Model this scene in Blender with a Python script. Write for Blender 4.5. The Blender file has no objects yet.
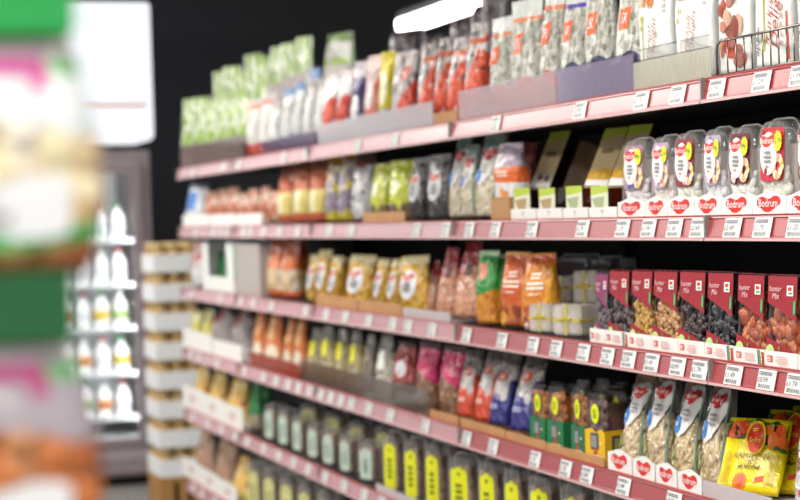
import bpy, bmesh, math, random
from mathutils import Vector, Matrix, noise
R = math.radians
C = bpy.context.scene.collection
SC = bpy.context.scene
PI = math.pi

# ------------------------------------------------------------------ camera model
F = 1845.0                       # focal length in pixels of the 800 px wide frame
YAW, PIT, ROL = 0.316015, 0.018299, 0.03089
CZ = 1.28
XF = 1.465                       # plane of the shelf fronts
LEV = {1: CZ+.2142, 2: CZ-.0163, 3: CZ-.2585, 4: CZ-.4988, 5: CZ-.7415, 6: CZ-1.026}

def cam_axes():
    c, s = math.cos(YAW), math.sin(YAW)
    r = Vector((c, -s, 0)); d = Vector((s, c, 0)); u = Vector((0, 0, 1))
    cp, sp = math.cos(PIT), math.sin(PIT)
    f = d*cp - u*sp; u2 = d*sp + u*cp
    cr, sr = math.cos(ROL), math.sin(ROL)
    return r*cr - u2*sr, r*sr + u2*cr, f
RIGHT, UP, FWD = cam_axes()

def proj(p):
    q = Vector(p) - Vector((0, 0, CZ))
    z = q.dot(FWD)
    return 400 + F*q.dot(RIGHT)/z, 250 - F*q.dot(UP)/z, z

def yat(px, x, z):
    """distance along the aisle at which a point at lateral x and height z is seen in column px"""
    lo, hi = .5, 30.
    for _ in range(50):
        m = (lo+hi)/2
        if proj((x, m, z))[0] > px: lo = m
        else: hi = m
    return lo

def at_depth(px, py, dist):
    """3D point along the ray of a pixel at a distance along the aisle"""
    v = FWD + RIGHT*((px-400)/F) + UP*((250-py)/F)
    return Vector((0, 0, CZ)) + v*(dist/v.y)

cam = bpy.data.cameras.new('camera'); co = bpy.data.objects.new('camera', cam); C.objects.link(co)
m = Matrix((RIGHT, UP, -FWD)).transposed().to_4x4(); m.translation = (0, 0, CZ)
co.matrix_world = m
cam.sensor_width = 36; cam.lens = F*36/800; cam.clip_start = .05
cam.dof.use_dof = True; cam.dof.focus_distance = 2.98; cam.dof.aperture_fstop = 4.0
SC.camera = co

# ------------------------------------------------------------------ colours and materials
def rgb(h):
    if isinstance(h, str):
        h = [int(h[i:i+2], 16)/255 for i in (0, 2, 4)]
        return tuple(x/12.92 if x <= .04045 else ((x+.055)/1.055)**2.4 for x in h)
    return h
_M = {}
def nt_new(name):
    m = bpy.data.materials.new(name); m.use_nodes = True
    nt = m.node_tree; nt.nodes.clear()
    out = nt.nodes.new('ShaderNodeOutputMaterial')
    return m, nt, out
def plain(name, col, rough=.5, metal=0, coat=0, coatr=.12, bump=0, bscale=200, var=0, spec=.5):
    if name in _M: return _M[name]
    m, nt, out = nt_new(name)
    b = nt.nodes.new('ShaderNodeBsdfPrincipled')
    b.inputs['Base Color'].default_value = (*rgb(col), 1)
    b.inputs['Roughness'].default_value = rough; b.inputs['Metallic'].default_value = metal
    b.inputs['Coat Weight'].default_value = coat; b.inputs['Coat Roughness'].default_value = coatr
    b.inputs['Specular IOR Level'].default_value = spec
    if bump or var:
        tc = nt.nodes.new('ShaderNodeTexCoord'); n = nt.nodes.new('ShaderNodeTexNoise')
        n.inputs['Scale'].default_value = bscale; nt.links.new(tc.outputs['Object'], n.inputs['Vector'])
        if bump:
            bp = nt.nodes.new('ShaderNodeBump'); bp.inputs['Strength'].default_value = bump; bp.inputs['Distance'].default_value = .002
            nt.links.new(n.outputs['Fac'], bp.inputs['Height']); nt.links.new(bp.outputs['Normal'], b.inputs['Normal'])
        if var:
            hs = nt.nodes.new('ShaderNodeHueSaturation'); hs.inputs['Color'].default_value = (*rgb(col), 1)
            mr = nt.nodes.new('ShaderNodeMapRange'); mr.inputs[1].default_value = .3; mr.inputs[2].default_value = .7
            mr.inputs[3].default_value = 1-var; mr.inputs[4].default_value = 1+var
            nt.links.new(n.outputs['Fac'], mr.inputs[0]); nt.links.new(mr.outputs[0], hs.inputs['Value'])
            nt.links.new(hs.outputs['Color'], b.inputs['Base Color'])
    nt.links.new(b.outputs[0], out.inputs[0]); _M[name] = m
    return m
def ink(col):
    k = 'ink ' + (col if isinstance(col, str) else str(col))
    return plain(k, col, .4)
def emit(name, col, s):
    if name in _M: return _M[name]
    m, nt, out = nt_new(name); e = nt.nodes.new('ShaderNodeEmission')
    e.inputs[0].default_value = (*rgb(col), 1); e.inputs[1].default_value = s
    nt.links.new(e.outputs[0], out.inputs[0]); _M[name] = m
    return m
def clear(name, tint='ffffff', base=.06, rough=.06, milk=0, milkcol='ffffff', crinkle=0):
    """clear plastic: mostly transparent, glossy at grazing angles, optional milky share"""
    if name in _M: return _M[name]
    m, nt, out = nt_new(name)
    tr = nt.nodes.new('ShaderNodeBsdfTransparent'); tr.inputs[0].default_value = (*rgb(tint), 1)
    gl = nt.nodes.new('ShaderNodeBsdfGlossy'); gl.inputs['Roughness'].default_value = rough
    lw = nt.nodes.new('ShaderNodeLayerWeight'); lw.inputs[0].default_value = .2
    mr = nt.nodes.new('ShaderNodeMapRange'); mr.inputs[3].default_value = base; mr.inputs[4].default_value = .5
    nt.links.new(lw.outputs['Facing'], mr.inputs[0])
    mx = nt.nodes.new('ShaderNodeMixShader'); nt.links.new(mr.outputs[0], mx.inputs[0])
    nt.links.new(tr.outputs[0], mx.inputs[1]); nt.links.new(gl.outputs[0], mx.inputs[2])
    last = mx
    if milk:
        df = nt.nodes.new('ShaderNodeBsdfDiffuse'); df.inputs[0].default_value = (*rgb(milkcol), 1)
        m2 = nt.nodes.new('ShaderNodeMixShader'); m2.inputs[0].default_value = milk
        nt.links.new(mx.outputs[0], m2.inputs[1]); nt.links.new(df.outputs[0], m2.inputs[2]); last = m2
    if crinkle:
        tc = nt.nodes.new('ShaderNodeTexCoord'); n = nt.nodes.new('ShaderNodeTexNoise'); n.inputs['Scale'].default_value = 35
        nt.links.new(tc.outputs['Object'], n.inputs['Vector'])
        bp = nt.nodes.new('ShaderNodeBump'); bp.inputs['Strength'].default_value = crinkle; bp.inputs['Distance'].default_value = .012
        nt.links.new(n.outputs['Fac'], bp.inputs['Height']); nt.links.new(bp.outputs['Normal'], gl.inputs['Normal'])
    nt.links.new(last.outputs[0], out.inputs[0]); _M[name] = m
    return m
def pieces(name, cols, rough=.5, coat=0):
    """loose food: each separate piece takes its own colour from the list"""
    if name in _M: return _M[name]
    m, nt, out = nt_new(name); b = nt.nodes.new('ShaderNodeBsdfPrincipled'); b.inputs['Roughness'].default_value = rough
    b.inputs['Coat Weight'].default_value = coat
    g = nt.nodes.new('ShaderNodeNewGeometry'); cr = nt.nodes.new('ShaderNodeValToRGB')
    el = cr.color_ramp.elements; cr.color_ramp.interpolation = 'LINEAR'
    while len(el) < len(cols): el.new(.5)
    for i, c in enumerate(cols):
        el[i].position = i/(len(cols)-1); el[i].color = (*rgb(c), 1)
    nt.links.new(g.outputs['Random Per Island'], cr.inputs[0]); nt.links.new(cr.outputs[0], b.inputs['Base Color'])
    nt.links.new(b.outputs[0], out.inputs[0]); _M[name] = m
    return m

def film(name, base, layers=(), rough=.3, metal=0, crinkle=.85, coat=.5):
    """printed flexible film. layers over the base colour, in u (-1..1 across) and v (0..1 up) of the pack:
       ('band',v0,v1,col) ('rect',u0,u1,v0,v1,col) ('ell',u,v,ru,rv,col) ('below',a,b,col): v < a+b*u ('blot',scale,thr,v0,v1,col)
       col may be ('nuts',[colours],scale): a window onto loose pieces"""
    if name in _M: return _M[name]
    m, nt, out = nt_new(name); N = nt.nodes.new; L = nt.links.new
    b = N('ShaderNodeBsdfPrincipled'); b.inputs['Roughness'].default_value = rough; b.inputs['Metallic'].default_value = metal
    b.inputs['Coat Weight'].default_value = coat; b.inputs['Coat Roughness'].default_value = .12
    uv = N('ShaderNodeUVMap'); sp = N('ShaderNodeSeparateXYZ'); L(uv.outputs[0], sp.inputs[0])
    tc = N('ShaderNodeTexCoord')
    def mth(op, a, c=None):
        n = N('ShaderNodeMath'); n.operation = op
        for i, x in enumerate((a, c)):
            if x is None: continue
            if isinstance(x, (int, float)): n.inputs[i].default_value = x
            else: L(x, n.inputs[i])
        return n.outputs[0]
    U = mth('SUBTRACT', mth('MULTIPLY', sp.outputs[0], 2.), 1.); V = sp.outputs[1]
    def between(x, a, c): return mth('MULTIPLY', mth('GREATER_THAN', x, a), mth('LESS_THAN', x, c))
    heights = []
    def colour(c, mask):
        if isinstance(c, (str, tuple)) and c[0] != 'nuts':
            return (*rgb(c), 1)
        vo = N('ShaderNodeTexVoronoi'); vo.inputs['Scale'].default_value = c[2]; L(tc.outputs['Object'], vo.inputs['Vector'])
        s3 = N('ShaderNodeSeparateXYZ'); L(vo.outputs['Color'], s3.inputs[0])
        cr = N('ShaderNodeValToRGB'); el = cr.color_ramp.elements
        while len(el) < len(c[1]): el.new(.5)
        for i, k in enumerate(c[1]):
            el[i].position = i/max(1, len(c[1])-1); el[i].color = (*rgb(k), 1)
        L(s3.outputs[0], cr.inputs[0]); heights.append((mth('MULTIPLY', vo.outputs['Distance'], -1.), mask))
        return cr.outputs[0]
    cur = None
    def over(mask, c):
        nonlocal cur
        cc = colour(c, mask)
        if mask is None: cur = cc; return
        mx = N('ShaderNodeMix'); mx.data_type = 'RGBA'; L(mask, mx.inputs[0])
        for i, x in ((6, cur), (7, cc)):
            if isinstance(x, tuple): mx.inputs[i].default_value = x
            else: L(x, mx.inputs[i])
        cur = mx.outputs[2]
    over(None, base)
    for l in layers:
        k = l[0]
        if k == 'band': over(between(V, l[1], l[2]), l[3])
        elif k == 'rect': over(mth('MULTIPLY', between(U, l[1], l[2]), between(V, l[3], l[4])), l[5])
        elif k == 'ell':
            du = mth('MULTIPLY', mth('SUBTRACT', U, l[1]), 1/l[3]); dv = mth('MULTIPLY', mth('SUBTRACT', V, l[2]), 1/l[4])
            over(mth('LESS_THAN', mth('ADD', mth('MULTIPLY', du, du), mth('MULTIPLY', dv, dv)), 1.), l[5])
        elif k == 'below': over(mth('LESS_THAN', V, mth('ADD', mth('MULTIPLY', U, l[2]), l[1])), l[3])
        elif k == 'blot':
            n = N('ShaderNodeTexNoise'); n.inputs['Scale'].default_value = l[1]; L(tc.outputs['Object'], n.inputs['Vector'])
            over(mth('MULTIPLY', mth('GREATER_THAN', n.outputs['Fac'], l[2]), between(V, l[3], l[4])), l[5])
    if isinstance(cur, tuple): b.inputs['Base Color'].default_value = cur
    else: L(cur, b.inputs['Base Color'])
    n = N('ShaderNodeTexNoise'); n.inputs['Scale'].default_value = 42; n.inputs['Detail'].default_value = 4; n.inputs['Distortion'].default_value = .6; L(tc.outputs['Object'], n.inputs['Vector'])
    bp = N('ShaderNodeBump'); bp.inputs['Strength'].default_value = crinkle; bp.inputs['Distance'].default_value = .018
    L(n.outputs['Fac'], bp.inputs['Height']); nor = bp.outputs['Normal']
    for h, mk in heights:
        b2 = N('ShaderNodeBump'); b2.inputs['Distance'].default_value = .008
        st = mth('MULTIPLY', mk, .8) if mk is not None else .8
        if isinstance(st, float): b2.inputs['Strength'].default_value = st
        else: L(st, b2.inputs['Strength'])
        L(h, b2.inputs['Height']); L(nor, b2.inputs['Normal']); nor = b2.outputs['Normal']
    L(nor, b.inputs['Normal']); L(b.outputs[0], out.inputs[0]); _M[name] = m
    return m

# ------------------------------------------------------------------ mesh building
class MB:
    def __init__(s): s.v = []; s.f = []; s.mi = []; s.mats = []; s.uv = {}; s.smooth = []
    def mat(s, m):
        if m not in s.mats: s.mats.append(m)
        return s.mats.index(m)
    def add(s, vs, fs, m, smooth=False, uvs=None):
        b = len(s.v); s.v += [tuple(p) for p in vs]; i = s.mat(m)
        for f in fs:
            s.f.append(tuple(b+k for k in f)); s.mi.append(i); s.smooth.append(smooth)
        if uvs:
            for k, u in enumerate(uvs): s.uv[b+k] = u
        return s
    def box(s, x0, x1, y0, y1, z0, z1, m, bev=0):
        if bev:
            bm = bmesh.new(); bmesh.ops.create_cube(bm, size=1)
            for v in bm.verts: v.co = ((x0+x1)/2+v.co.x*(x1-x0), (y0+y1)/2+v.co.y*(y1-y0), (z0+z1)/2+v.co.z*(z1-z0))
            bmesh.ops.bevel(bm, geom=bm.edges[:], offset=bev, segments=2, affect='EDGES')
            bm.verts.index_update()
            s.add([v.co[:] for v in bm.verts], [[v.index for v in f.verts] for f in bm.faces], m); bm.free(); return s
        vs = [(x, y, z) for z in (z0, z1) for y in (y0, y1) for x in (x0, x1)]
        return s.add(vs, [(0, 2, 3, 1), (4, 5, 7, 6), (0, 1, 5, 4), (2, 6, 7, 3), (0, 4, 6, 2), (1, 3, 7, 5)], m)
    def prism(s, pts, y0, y1, m, axis='y', smooth=False):
        """outline pts (a,b) extruded along an axis: 'y' pts are x,z; 'x' pts are y,z"""
        n = len(pts); mk = (lambda a, b, t: (a, t, b)) if axis == 'y' else (lambda a, b, t: (t, a, b))
        vs = [mk(a, b, y0) for a, b in pts] + [mk(a, b, y1) for a, b in pts]
        fs = [(i, (i+1) % n, n+(i+1) % n, n+i) for i in range(n)] + [tuple(range(n))[::-1], tuple(range(n, 2*n))]
        return s.add(vs, fs, m, smooth)
    def tube(s, path, r, m, seg=8):
        ring = []
        for i, p in enumerate(path):
            p = Vector(p); a = Vector(path[max(0, i-1)]); c = Vector(path[min(len(path)-1, i+1)])
            t = (c-a).normalized(); q = t.orthogonal() if i == 0 else (ring_x - t*ring_x.dot(t))
            q.normalize(); ring_x = q; w = t.cross(q)
            ring.append([p + q*r*math.cos(k*2*PI/seg) + w*r*math.sin(k*2*PI/seg) for k in range(seg)])
        vs = [x for g in ring for x in g]; fs = []
        for i in range(len(path)-1):
            for k in range(seg): fs.append((i*seg+k, i*seg+(k+1) % seg, (i+1)*seg+(k+1) % seg, (i+1)*seg+k))
        n = len(path)
        fs += [tuple(range(seg))[::-1], tuple(range((n-1)*seg, n*seg))]
        return s.add(vs, fs, m, True)
    def lathe(s, prof, m, seg=16, cx=0, cy=0):
        vs = []; fs = []
        for r, z in prof:
            for k in range(seg): vs.append((cx+r*math.cos(k*2*PI/seg), cy+r*math.sin(k*2*PI/seg), z))
        for i in range(len(prof)-1):
            for k in range(seg): fs.append((i*seg+k, i*seg+(k+1) % seg, (i+1)*seg+(k+1) % seg, (i+1)*seg+k))
        n = len(prof); fs += [tuple(range(seg))[::-1], tuple(range((n-1)*seg, n*seg))]
        return s.add(vs, fs, m, True)
    def mesh(s, name):
        me = bpy.data.meshes.new(name); me.from_pydata(s.v, [], s.f)
        for m in s.mats: me.materials.append(m)
        me.polygons.foreach_set('material_index', s.mi); me.polygons.foreach_set('use_smooth', s.smooth)
        if s.uv:
            l = me.uv_layers.new(name='UVMap')
            for lp in me.loops: l.data[lp.index].uv = s.uv.get(lp.vertex_index, (.5, .5))
        me.update(); return me

_T = {}
def text_geo(txt, shear=0):
    k = (txt, shear)
    if k not in _T:
        c = bpy.data.curves.new('lettering', 'FONT'); c.body = txt; c.align_x = 'CENTER'; c.shear = shear; c.resolution_u = 2
        o = bpy.data.objects.new('lettering', c); C.objects.link(o)
        me = o.to_mesh(); vs = [v.co[:] for v in me.vertices]; fs = [tuple(p.vertices) for p in me.polygons]
        o.to_mesh_clear(); bpy.data.objects.remove(o); bpy.data.curves.remove(c)
        _T[k] = (vs, fs)
    return _T[k]

# ---- surfaces: S(u, v, off) -> point on the front face of a pack
def bag_surface(w, h, d, style, seed):
    def prof(v):
        if style == 'pillow':
            W = w/2*(1-.05*math.sin(PI*v)); k = min(1, max(0, (v-.3)/.62)); D = d/2*(.75+.25*min(1, v/.2))*(1-k**1.6*.94); n = 2.6
        elif style == 'gather':
            if v < .62: W = w/2*(.94+.06*math.sin(PI*v/.62)); D = d/2*(.8+.2*math.sin(PI*v/.62)); n = 2.6
            else:
                t = (v-.62)/.38; q = math.sin(PI*min(1, t*1.15)*.5)
                W = w/2*(.94-.62*math.sin(PI*min(1, t/.72)/2)**1.5 + .38*max(0, t-.72)/.28); D = d/2*(.8-.68*q); n = 2.2
        elif style == 'block':
            k = max(0, (v-.5)/.46); k = min(1, k); W = w/2*(1-.03*k); D = d/2*(1-.95*k**1.2); n = 4-1.6*k
        elif style == 'hang':
            W = w/2*(.86+.14*math.sin(PI*min(1, v/.76))); e = min(1, v/.1, (1-v)/.1); D = d/2*(.15+.85*max(0, e)**.6)*(1 if v < .5 else 1-.6*min(1, (v-.5)/.25)); n = 3
        elif style == 'taper':
            k = min(1, max(0, (v-.1)/.86)); W = w/2*(1-.42*k**1.7); D = d/2*(.85+.15*min(1, v/.12))*(1-.93*k**1.3); n = 2.7
        else:                                  # flat sachet
            W = w/2; e = min(1, v/.1, (1-v)/.1); D = d/2*(.2+.8*max(0, e)**.6); n = 3
        return W, max(D, .0012), n
    amp = min(.009, d*.2)
    def wr(u, v, sgn):
        e = (1-abs(u)**4)*(.25+1.1*max(0, v-.25))
        return amp*e*(noise.noise((u*2.2+seed*7.1, v*5+seed*3.3, sgn*2.))+.7*noise.noise((u*6+seed, v*3.1, 4+sgn))+.3*noise.noise((u*9+v*6, v*14+seed*2, sgn*3.)))
    def S(u, v, off=0, sgn=-1):
        W, D, n = prof(max(0, min(1, v))); a = max(0, 1-min(1, abs(u))**n)**(1/n)
        y = D*a + wr(u, v, sgn)*min(1, D/.008) + off
        return Vector((W*u + .006*w/.1*math.sin(v*3+seed)*v, sgn*max(y, .0004+off), h*v))
    return S
def bag_body(w, h, d, style, seed, m, sealcol=None):
    S = bag_surface(w, h, d, style, seed); mb = MB(); nu, nv = 15, 20
    for sgn in (-1, 1):
        vs = []; uvs = []
        for j in range(nv+1):
            v = j/nv
            for i in range(nu+1):
                t = -1+2*i/nu; u = math.sin(t*PI/2); vs.append(S(u, v, 0, sgn)); uvs.append(((u+1)/2, v))
        fs = []
        for j in range(nv):
            for i in range(nu):
                a = j*(nu+1)+i; q = (a, a+1, a+nu+2, a+nu+1)
                fs.append(q if sgn < 0 else q[::-1])
        mb.add(vs, fs, m, True, uvs)
    n0 = (nu+1)*(nv+1)
    bot = list(range(nu+1)) + [n0+i for i in range(nu, -1, -1)]
    mb.f.append(tuple(bot[::-1])); mb.mi.append(0); mb.smooth.append(False)
    return mb, S
def box_surface(w, h, d):
    return lambda u, v, off=0: Vector((u*w/2, -d/2-off, v*h))
def side_surface(w, h, d):
    return lambda u, v, off=0: Vector((w/2+off, u*d/2, v*h))

# ---- printed shapes laid on a surface
HEART = [(-1, .05), (-.92, .5), (-.55, .78), (-.15, .58), (.12, .55), (.5, .84), (.85, .72), (1, .3), (.9, -.1), (.6, -.3), (.38, -.6), (0, -.88), (-.42, -.8), (-.62, -.5), (-.9, -.3)]
def smooth_poly(pts, k=3):
    out = []; n = len(pts)
    for i in range(n):
        p0, p1, p2, p3 = (Vector(pts[(i+j-1) % n]) for j in range(4))
        for t in range(k):
            s = t/k
            out.append(.5*((2*p1)+(p2-p0)*s+(2*p0-5*p1+4*p2-p3)*s*s+(3*p1-p0-3*p2+p3)*s**3))
    return [tuple(p) for p in out]
HEARTS = smooth_poly(HEART)
def decor(shapes, S, W, H, off=.0008, step=.00018):
    """one printed piece: a list of shapes on a surface of half width W and height H"""
    mb = MB()
    for i, sh in enumerate(shapes):
        o = off + i*step + (.0016 if sh[0] in ('text', 'lines') else 0); k = sh[0]
        if k in ('ell', 'heart', 'burst', 'rrect', 'poly'):
            if k == 'ell':
                _, uc, vc, ru, rv, col = sh; pts = [(math.cos(a*2*PI/28), math.sin(a*2*PI/28)) for a in range(28)]
            elif k == 'heart': _, uc, vc, ru, rv, col = sh; pts = HEARTS
            elif k == 'burst':
                _, uc, vc, ru, rv, col = sh; pts = [((1 if a % 2 else .84)*math.cos(a*2*PI/28), (1 if a % 2 else .84)*math.sin(a*2*PI/28)) for a in range(28)]
            elif k == 'rrect':
                _, uc, vc, ru, rv, col = sh; pts = []
                for q in range(4):
                    for t in range(5):
                        a = q*PI/2+t*PI/8; pts.append((math.copysign(.75, math.cos(q*PI/2+PI/4))+.25*math.cos(a), math.copysign(.75, math.sin(q*PI/2+PI/4))+.25*math.sin(a)))
            else:
                _, pp, col = sh; uc = sum(p[0] for p in pp)/len(pp); vc = sum(p[1] for p in pp)/len(pp); ru = rv = 1
                dense = []
                for a in range(len(pp)):
                    p, q = pp[a], pp[(a+1) % len(pp)]
                    for t in range(4): dense.append((p[0]+(q[0]-p[0])*t/4-uc, p[1]+(q[1]-p[1])*t/4-vc))
                pts = dense
            n = len(pts); rings = 4; vs = [S(uc, vc, o)]; fs = []
            for r in range(1, rings+1):
                for p in pts: vs.append(S(uc+p[0]*ru*r/rings, vc+p[1]*rv*r/rings, o))
            for a in range(n): fs.append((0, 1+a, 1+(a+1) % n))
            for r in range(rings-1):
                for a in range(n):
                    b0 = 1+r*n; fs.append((b0+a, b0+n+a, b0+n+(a+1) % n, b0+(a+1) % n))
            mb.add(vs, fs, ink(col) if not hasattr(col, 'node_tree') else col, True)
        elif k == 'text':
            _, txt, uc, vc, s, col = sh[:6]; shear = sh[6] if len(sh) > 6 else 0; rot = sh[7] if len(sh) > 7 else 0
            vs, fs = text_geo(txt, shear); c, q = math.cos(R(rot)), math.sin(R(rot))
            P = []
            for x, y, _z in vs:
                x, y = x*s, (y-.33)*s; x, y = x*c-y*q, x*q+y*c
                P.append(S(uc+x/W, vc+y/H, o))
            mb.add(P, fs, ink(col))
        elif k == 'lines':
            _, uc, vc, ru, rv, n, col = sh; rnd = random.Random(n)
            for a in range(n):
                vv = vc+rv-(2*rv)*(a+.5)/n; half = ru*rnd.uniform(.6, 1); t = rv/n*.55
                vs = [S(uc+half*(-1+2*b/4), vv+e*t, o) for e in (-1, 1) for b in range(5)]
                mb.add(vs, [(b, b+1, b+6, b+5) for b in range(4)], ink(col))
    return mb

ICO = None
def lumps(S, n, r, m, seed, u0=-.85, u1=.85, v0=.04, v1=.6, stretch=1.5, inset=.7, mb=None, flat=.7):
    """loose food pressed against the inside of the front face"""
    global ICO
    if ICO is None:
        bm = bmesh.new(); bmesh.ops.create_icosphere(bm, subdivisions=1, radius=1); bm.verts.index_update()
        ICO = ([v.co.copy() for v in bm.verts], [[v.index for v in f.verts] for f in bm.faces]); bm.free()
    mb = mb or MB(); rnd = random.Random(seed); k = int(math.sqrt(n)); 
    for a in range(n):
        u = rnd.uniform(u0, u1); v = rnd.uniform(v0, v1); p = S(u, v, 0); p.y += r*inset*rnd.uniform(1., 2.)
        rot = Matrix.Rotation(rnd.uniform(-PI, PI), 3, 'Y') @ Matrix.Rotation(rnd.uniform(-.5, .5), 3, 'X')
        s = rnd.uniform(.75, 1.2)*r
        mb.add([p + rot @ Vector((q.x*stretch*s, q.y*flat*s, q.z*s)) for q in ICO[0]], ICO[1], m, True)
    return mb

# ------------------------------------------------------------------ things
def put(name, mesh, parent=None, label=None, kind=None):
    o = bpy.data.objects.new(name, mesh); C.objects.link(o)
    if parent: o.parent = parent
    if label: o['label'] = label
    if kind: o['kind'] = kind
    return o
def thing(name, label, cat, loc=(0, 0, 0), rz=0, group=None, rx=0):
    o = bpy.data.objects.new(name, None); C.objects.link(o); o.empty_display_size = .05
    o.location = loc; o.rotation_euler = (rx, 0, rz); o['label'] = label; o['category'] = cat
    if group: o['group'] = group
    return o
def tag(o, label, cat, group=None):
    o['label'] = label; o['category'] = cat
    if group: o['group'] = group
    return o
def struct(name, mb):
    o = put(name, mb.mesh(name)); o['kind'] = 'structure'; return o

KIND = {}          # key -> dict(name, cat, dims, build(seed) -> [(part, mesh, label, kind, [subparts])])
PARTS = {}
def kind(key, name, cat, dims, build): KIND[key] = dict(name=name, cat=cat, dims=dims, build=build)
def instance(key, root, var):
    k = (key, var)
    if k not in PARTS: PARTS[k] = KIND[key]['build'](var)
    for p in PARTS[k]:
        o = put(p[0], p[1], root, p[2] if len(p) > 2 else None, p[3] if len(p) > 3 else None)
        for q in (p[4] if len(p) > 4 else []): put(q[0], q[1], o, q[2] if len(q) > 2 else None)
COUNT = [0]
def place(key, lev, l, r, top, s=.02, rot=0, tilt=0, lift=.0035, d=None, label='', group=None, jit=None, wk=None):
    """a pack on shelf LEV whose front face spans columns l..r and reaches up to row top; s = distance behind the shelf front"""
    K = KIND[key]; w0, h0, d0 = K['dims']; d = d or d0
    soft = K['name'].endswith(('bag', 'pouch')) and (l+r)/2 < 640
    jit = soft if jit is None else jit; wk = wk or (1.1 if soft else 1)
    z = LEV[lev] + lift + .001
    for _ in range(2):
        x = XF + s
        Y = yat((l+r)/2, x, z); px, pb, zd = proj((x, Y, z)); phi = math.atan2(x, Y)
        w = (r-l)*zd/F/math.sin(phi+R(rot))*wk
        s = max(s, .9*w/2*math.sin(R(rot))+.012)
    h = (pb-top)*zd/F/math.cos(R(tilt))
    c = Vector((x + d/2*math.cos(R(rot)), Y + d/2*math.sin(R(rot)), z + d/2*math.sin(R(tilt))))
    o = thing(K['name'], label, K['cat'], c, -PI/2+R(rot), group, -R(tilt))
    if jit:
        rr = random.Random(COUNT[0]*17+5); o.rotation_euler[2] += R(rr.uniform(-7, 7)); o.rotation_euler[1] = R(rr.uniform(-2.2, 2.2)); o.rotation_euler[0] += R(rr.uniform(-2, .3)); o.location.z += .003; h *= rr.uniform(.95, 1.06)
    o.scale = (w/w0, d/d0, h/h0)
    COUNT[0] += 1
    instance(key, o, COUNT[0] % 2 if K.get('vars', 2) == 2 else 0)
    return o
ORD = ['first', 'second', 'third', 'fourth', 'fifth', 'sixth', 'seventh', 'eighth', 'ninth', 'tenth', 'eleventh', 'twelfth', 'thirteenth', 'fourteenth', 'fifteenth']
SHELF = {1: 'top shelf', 2: 'second shelf', 3: 'third shelf', 4: 'fourth shelf', 5: 'fifth shelf', 6: 'lowest shelf'}
def run(key, lev, items, desc, group=None, place_words=None, **kw):
    """several like packs in a row, from the far end towards the near one"""
    pw = place_words or SHELF[lev]
    for i, it in enumerate(items):
        a = dict(kw)
        if len(it) > 3: a.update(it[3])
        k = a.pop('key', key); ds = a.pop('desc', None)
        lab = (f'{ds} on the {pw}' if ds else (f'{desc} on the {pw}' if len(items) == 1 else f'{ORD[i]} {desc} from the far end, {pw}'))
        if len(lab.split()) > 16: print('LONG', lab)
        place(k, lev, it[0], it[1], it[2], label=lab, group=group or (desc + ' on the ' + pw if len(items) > 1 else None), **a)

# ---- generic printed bag
def bag_kind(key, name, cat, w, h, d, style, m, labels=(), extra=None, fill=None):
    def build(seed):
        mb, S = bag_body(w, h, d, style, seed+len(key)*.37, m() if callable(m) else m)
        parts = []; subs = []
        if fill:
            fm = lumps(S, fill['n'], fill['r'], pieces(key+' food', fill['cols'], fill.get('rough', .5), fill.get('coat', 0)), seed+5,
                       u0=fill.get('u0', -.9), u1=fill.get('u1', .9), v0=fill.get('v0', .03), v1=fill.get('v1', .6), stretch=fill.get('stretch', 1.5), flat=fill.get('flat', .7))
            # the mass behind the front pieces
            core, _ = bag_body(w*.8, h*fill.get('v1', .6), d*.5, 'block', seed, plain(key+' core', fill['cols'][len(fill['cols'])//2], .7))
            fm.add(core.v, core.f, core.mats[0], True)
            parts.append((fill.get('name', 'contents'), fm.mesh(fill.get('name', 'contents')), None, 'stuff'))
        parts.append(('bag_film', mb.mesh('bag_film')))
        for li, (nm, shapes, *lab) in enumerate(labels):
            parts.append((nm, decor(shapes, S, w/2, h, .0014+.0016*li, .0008).mesh(nm), lab[0] if lab else None))
        return parts
    kind(key, name, cat, (w, h, d), build)

# ---- clear lidded tub standing on end
def rr_outline(w, h, rb, rt, k=5):
    pts = []
    for cx, cz, r, a0 in ((w/2-rb, rb, rb, -90), (w/2-rt, h-rt, rt, 0), (-w/2+rt, h-rt, rt, 90), (-w/2+rb, rb, rb, 180)):
        for i in range(k+1):
            a = R(a0+90*i/k); pts.append((cx+r*math.cos(a), cz+r*math.sin(a)))
    return pts
def tub_shell(w, h, d, m, rb=.012, rt=.03):
    mb = MB(); rings = []
    for y, sc in ((-d/2, .86), (-d/2+.003, .9), (-.003, .95), (-.003, 1), (.003, 1), (.003, .95), (d/2-.003, .9), (d/2, .86)):
        o = rr_outline(w*sc, h*(1-(1-sc)*.6), rb, rt*sc); dz = h*(1-sc)*.3
        rings.append([(a, y, b+dz) for a, b in o])
    n = len(rings[0]); vs = [p for g in rings for p in g]; fs = []
    for i in range(len(rings)-1):
        for k in range(n): fs.append((i*n+k, i*n+(k+1) % n, (i+1)*n+(k+1) % n, (i+1)*n+k))
    fs += [tuple(range(n))[::-1], tuple(range((len(rings)-1)*n, len(rings)*n))]
    return mb.add(vs, fs, m, False)
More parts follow.
